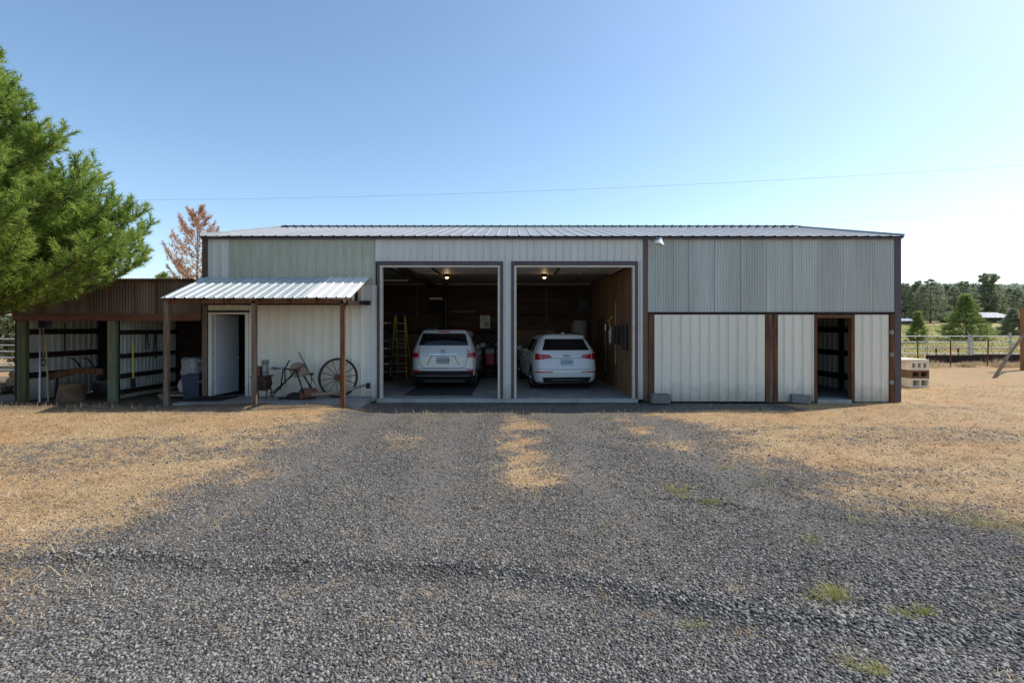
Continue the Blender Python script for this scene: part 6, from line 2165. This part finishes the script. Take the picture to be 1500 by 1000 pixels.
def far_shed(name, label, px0, px1, d, pyt, pye, pyb, wallm, depth):
    x0, x1 = (px0 - 750) * d / FPX, (px1 - 750) * d / FPX
    zt, ze, zb = [CAMZ - (p - 480) * d / FPX for p in (pyt, pye, pyb)]
    y0 = d - 13
    root = thing(name, label, 'building', ((x0 + x1) / 2, y0, zb))
    w = MB().box(x0 + 0.5, x1 - 0.5, y0 + 0.6, y0 + depth - 0.6, zb - 1.5, ze)
    w.build('wall', wallm, root)
    r = MB()
    s = Vector((0, depth / 2, zt - ze))
    r.ribbed((x0, y0, ze), UX, s.normalized(), Vector((0, -(zt - ze), depth / 2)).normalized(), x1 - x0, s.length, 0.9, h=0.06)
    r.ribbed((x0, y0 + depth / 2, zt), UX, Vector((0, depth / 2, ze - zt)).normalized(), Vector((0, zt - ze, depth / 2)).normalized(), x1 - x0, s.length, 0.9, h=0.06)
    r.build('roof', ['far_roof'], root)
    dm = MB()
    k = 0
    while x0 + 1.2 + k * 2.6 < x1 - 1.6:
        dm.box(x0 + 1.2 + k * 2.6, x0 + 2.4 + k * 2.6, y0 + 0.56, y0 + 0.59, zb - 0.8, zb + 0.6 * (ze - zb))
        k += 1
    dm.build('opening', 'black_plastic', root)
    return root


far_shed('distant_barn', 'long dark red barn with pale metal roof at the edge of the woods', 1428, 1492, 95, 456.5, 465, 479, 'far_wall', 9)
far_shed('distant_shed', 'low grey shed with pale roof partly behind the building corner', 1300, 1352, 88, 466, 470, 476, 'far_wall_grey', 6)

# woods: individual front trees, each with crown and trunk
protos = []
WL = 'dark green pine among the front row of the woods beyond the pasture'
for k in range(5):
    H = 10.0
    w = 2.3 + 0.35 * k
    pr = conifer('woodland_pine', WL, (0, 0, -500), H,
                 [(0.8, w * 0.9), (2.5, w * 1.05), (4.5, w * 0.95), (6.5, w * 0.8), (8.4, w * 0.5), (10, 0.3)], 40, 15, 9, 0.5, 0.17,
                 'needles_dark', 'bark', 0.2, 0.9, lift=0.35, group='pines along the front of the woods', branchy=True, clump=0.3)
    protos.append(pr)
used = set()
idx = 0
for row, (d0, step, hm) in enumerate(((104, 5.2, 0.92), (122, 6.0, 1.0))):
    px = 1296 + row * 9
    while px < 1820:
        d = d0 + rng.normal(0, 3.5)
        if not (row == 0 and 1424 < px < 1494):
            x_, y_, z_ = place(px, d)
            s = hm * (0.6 + 0.36 * rng.random())
            pr = protos[idx % 5]
            if idx < 5:
                pr.location = (x_, y_, z_ - 0.3)
                pr.rotation_euler = (0, 0, rng.random() * 6)
                pr.scale = (s * 1.05, s * 1.05, s)
            else:
                copy_thing(pr, (x_, y_, z_ - 0.3), None, rng.random() * 6, (s * 1.1, s * 1.1, s))
            idx += 1
        px += (step + rng.random() * 4) * FPX / d * 0.32
# one tall open-topped pine
x_, y_, z_ = place(1447, 116)
conifer('tall_pine', 'tallest open topped pine rising above the woods skyline', (x_, y_, z_ - 1.4), 12.4,
        [(4, 2.4), (7, 2.5), (9.0, 1.6), (10.4, 0.9), (11.3, 2.4), (12.0, 1.5), (12.4, 0.4)], 60, 16, 9, 0.6, 0.16, 'needles_dark', 'bark', 0.26, 3.5, clump=0.3)
# left side trees far beyond
for k in range(9):
    x_, y_, z_ = place(-95 + k * 22 + 8 * rng.random(), 95 + 12 * rng.random())
    copy_thing(protos[k % 5], (x_, y_, z_ - 0.3), 'dark pine far beyond the pipe gate left of the shed', rng.random() * 6, (0.8, 0.8, 0.6 + 0.25 * rng.random()), 'pines far beyond the pipe gate')
# far wooded hillside: reads as one mass
cs, ds = [], []
for k in range(2600):
    px = 1270 + (400 if k < 1500 else 1100) * rng.random()
    d = 140 + 170 * rng.random() ** 0.8
    X0 = (px - 750) * d / FPX
    Y0 = d - 13
    z0 = float(height(X0, Y0))
    H = 6.5 + 4 * rng.random()
    for q_ in range(26):
        t = rng.random()
        r_ = (1 - t) ** 0.8 * 2.3 + 0.1
        a = rng.random() * 6.283
        cs.append((X0 + r_ * math.cos(a), Y0 + r_ * math.sin(a), z0 + H * (0.12 + 0.88 * t)))
        ds.append(nrm(np.array([math.cos(a), math.sin(a), 0.4])))
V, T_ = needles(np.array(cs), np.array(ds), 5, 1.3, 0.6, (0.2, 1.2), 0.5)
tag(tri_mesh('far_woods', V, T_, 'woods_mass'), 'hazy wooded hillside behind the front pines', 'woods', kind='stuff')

# ------------------------------------------------------------------ power lines
def cable(name, label, pa, pb, da, db, sag, r_):
    xa, za = (pa[0] - 750) * da / FPX, CAMZ - (pa[1] - 480) * da / FPX
    xb_, zb_ = (pb[0] - 750) * db / FPX, CAMZ - (pb[1] - 480) * db / FPX
    pts = []
    for t in np.linspace(-0.6, 1.35, 40):
        pts.append((xa + (xb_ - xa) * t, da - 13 + (db - da) * t, za + (zb_ - za) * t - sag * 4 * t * (1 - t)))
    mb = MB().tube(pts, r_, 5, cap=False)
    tag(mb.build(name, 'cable_black', loc=pts[20]), label, 'cable')


cable('power_line', 'thin upper power line crossing the sky above the roof', (195, 293), (1500, 242), 48, 40, 0.6, 0.0085)
cable('power_line', 'faint lower power line over the right end of the roof', (1080, 329), (1500, 308), 60, 52, 0.1, 0.009)

# ------------------------------------------------------------------ light, sky, camera
SUN_DIR = Vector((0.85, 0.31, 1.0)).normalized()     # towards the sun
el = math.asin(SUN_DIR.z)
rot = math.atan2(SUN_DIR.x, SUN_DIR.y)
sl_ = bpy.data.lights.new('sun', 'SUN')
sl_.energy = 5.0
sl_.angle = R(0.53)
sl_.color = (1.0, 0.93, 0.83)
so_ = bpy.data.objects.new('sun', sl_)
COL.objects.link(so_)
so_.rotation_euler = SUN_DIR.to_track_quat('Z', 'Y').to_euler()
so_.location = (40, 10, 50)

w = bpy.data.worlds.new('World')
S.world = w
w.use_nodes = True
nt = w.node_tree
bg = nt.nodes['Background']
sky = nt.nodes.new('ShaderNodeTexSky')
sky.sky_type = 'NISHITA'
sky.sun_disc = False
sky.sun_elevation = el
sky.sun_rotation = rot
sky.altitude = 900
sky.air_density = 1.0
sky.dust_density = 1.6
sky.ozone_density = 1.0
hs = nt.nodes.new('ShaderNodeHueSaturation')
hs.inputs['Hue'].default_value = 0.494
hs.inputs['Saturation'].default_value = 1.04
hs.inputs['Value'].default_value = 1.42
nt.links.new(sky.outputs[0], hs.inputs['Color'])
nt.links.new(hs.outputs[0], bg.inputs['Color'])
bg.inputs['Strength'].default_value = 0.15

cam = bpy.data.cameras.new('camera')
co = bpy.data.objects.new('camera', cam)
COL.objects.link(co)
co.location = (0, CAMY, CAMZ)
co.rotation_euler = (R(90), 0, 0)
cam.sensor_width = 36
cam.lens = 36 * FPX / 1500
cam.shift_y = -20 / 1500
cam.clip_start = 0.05
cam.clip_end = 3000
S.camera = co
S.view_settings.view_transform = 'Standard'
S.view_settings.look = 'None'
S.view_settings.exposure = 0
S.view_settings.gamma = 1

GROUPS = {'tool_case': 'cases on the tool rack', 'wall_shelf': 'shelves on the garage back wall', 'pull_cord': 'pull cords in the garage', 'hanging_rake': 'rakes on the plywood wall', 'hollow_block': 'blocks stacked at the building corner', 'concrete_block': 'loose concrete blocks against the wall', 'ceiling_lamp': 'lit ceiling lamps in the garage', 'wall_box': 'black boxes on the plywood wall', 'folded_blanket': 'folded blankets on the lower shelf', 'sack': 'sacks beside the bin', 'harness_loop': 'harness loops on the divider wall', 'leaning_board': 'boards leaning in the shed', 'fence_wire': 'wires along the rusty posts', 'power_line': 'power lines over the roof', 'young_conifer': 'young conifers in the pasture'}
for o in list(S.objects):
    if o.parent is None:
        g = GROUPS.get(o.name.split('.')[0])
        if g and not o.get('group'):
            o['group'] = g
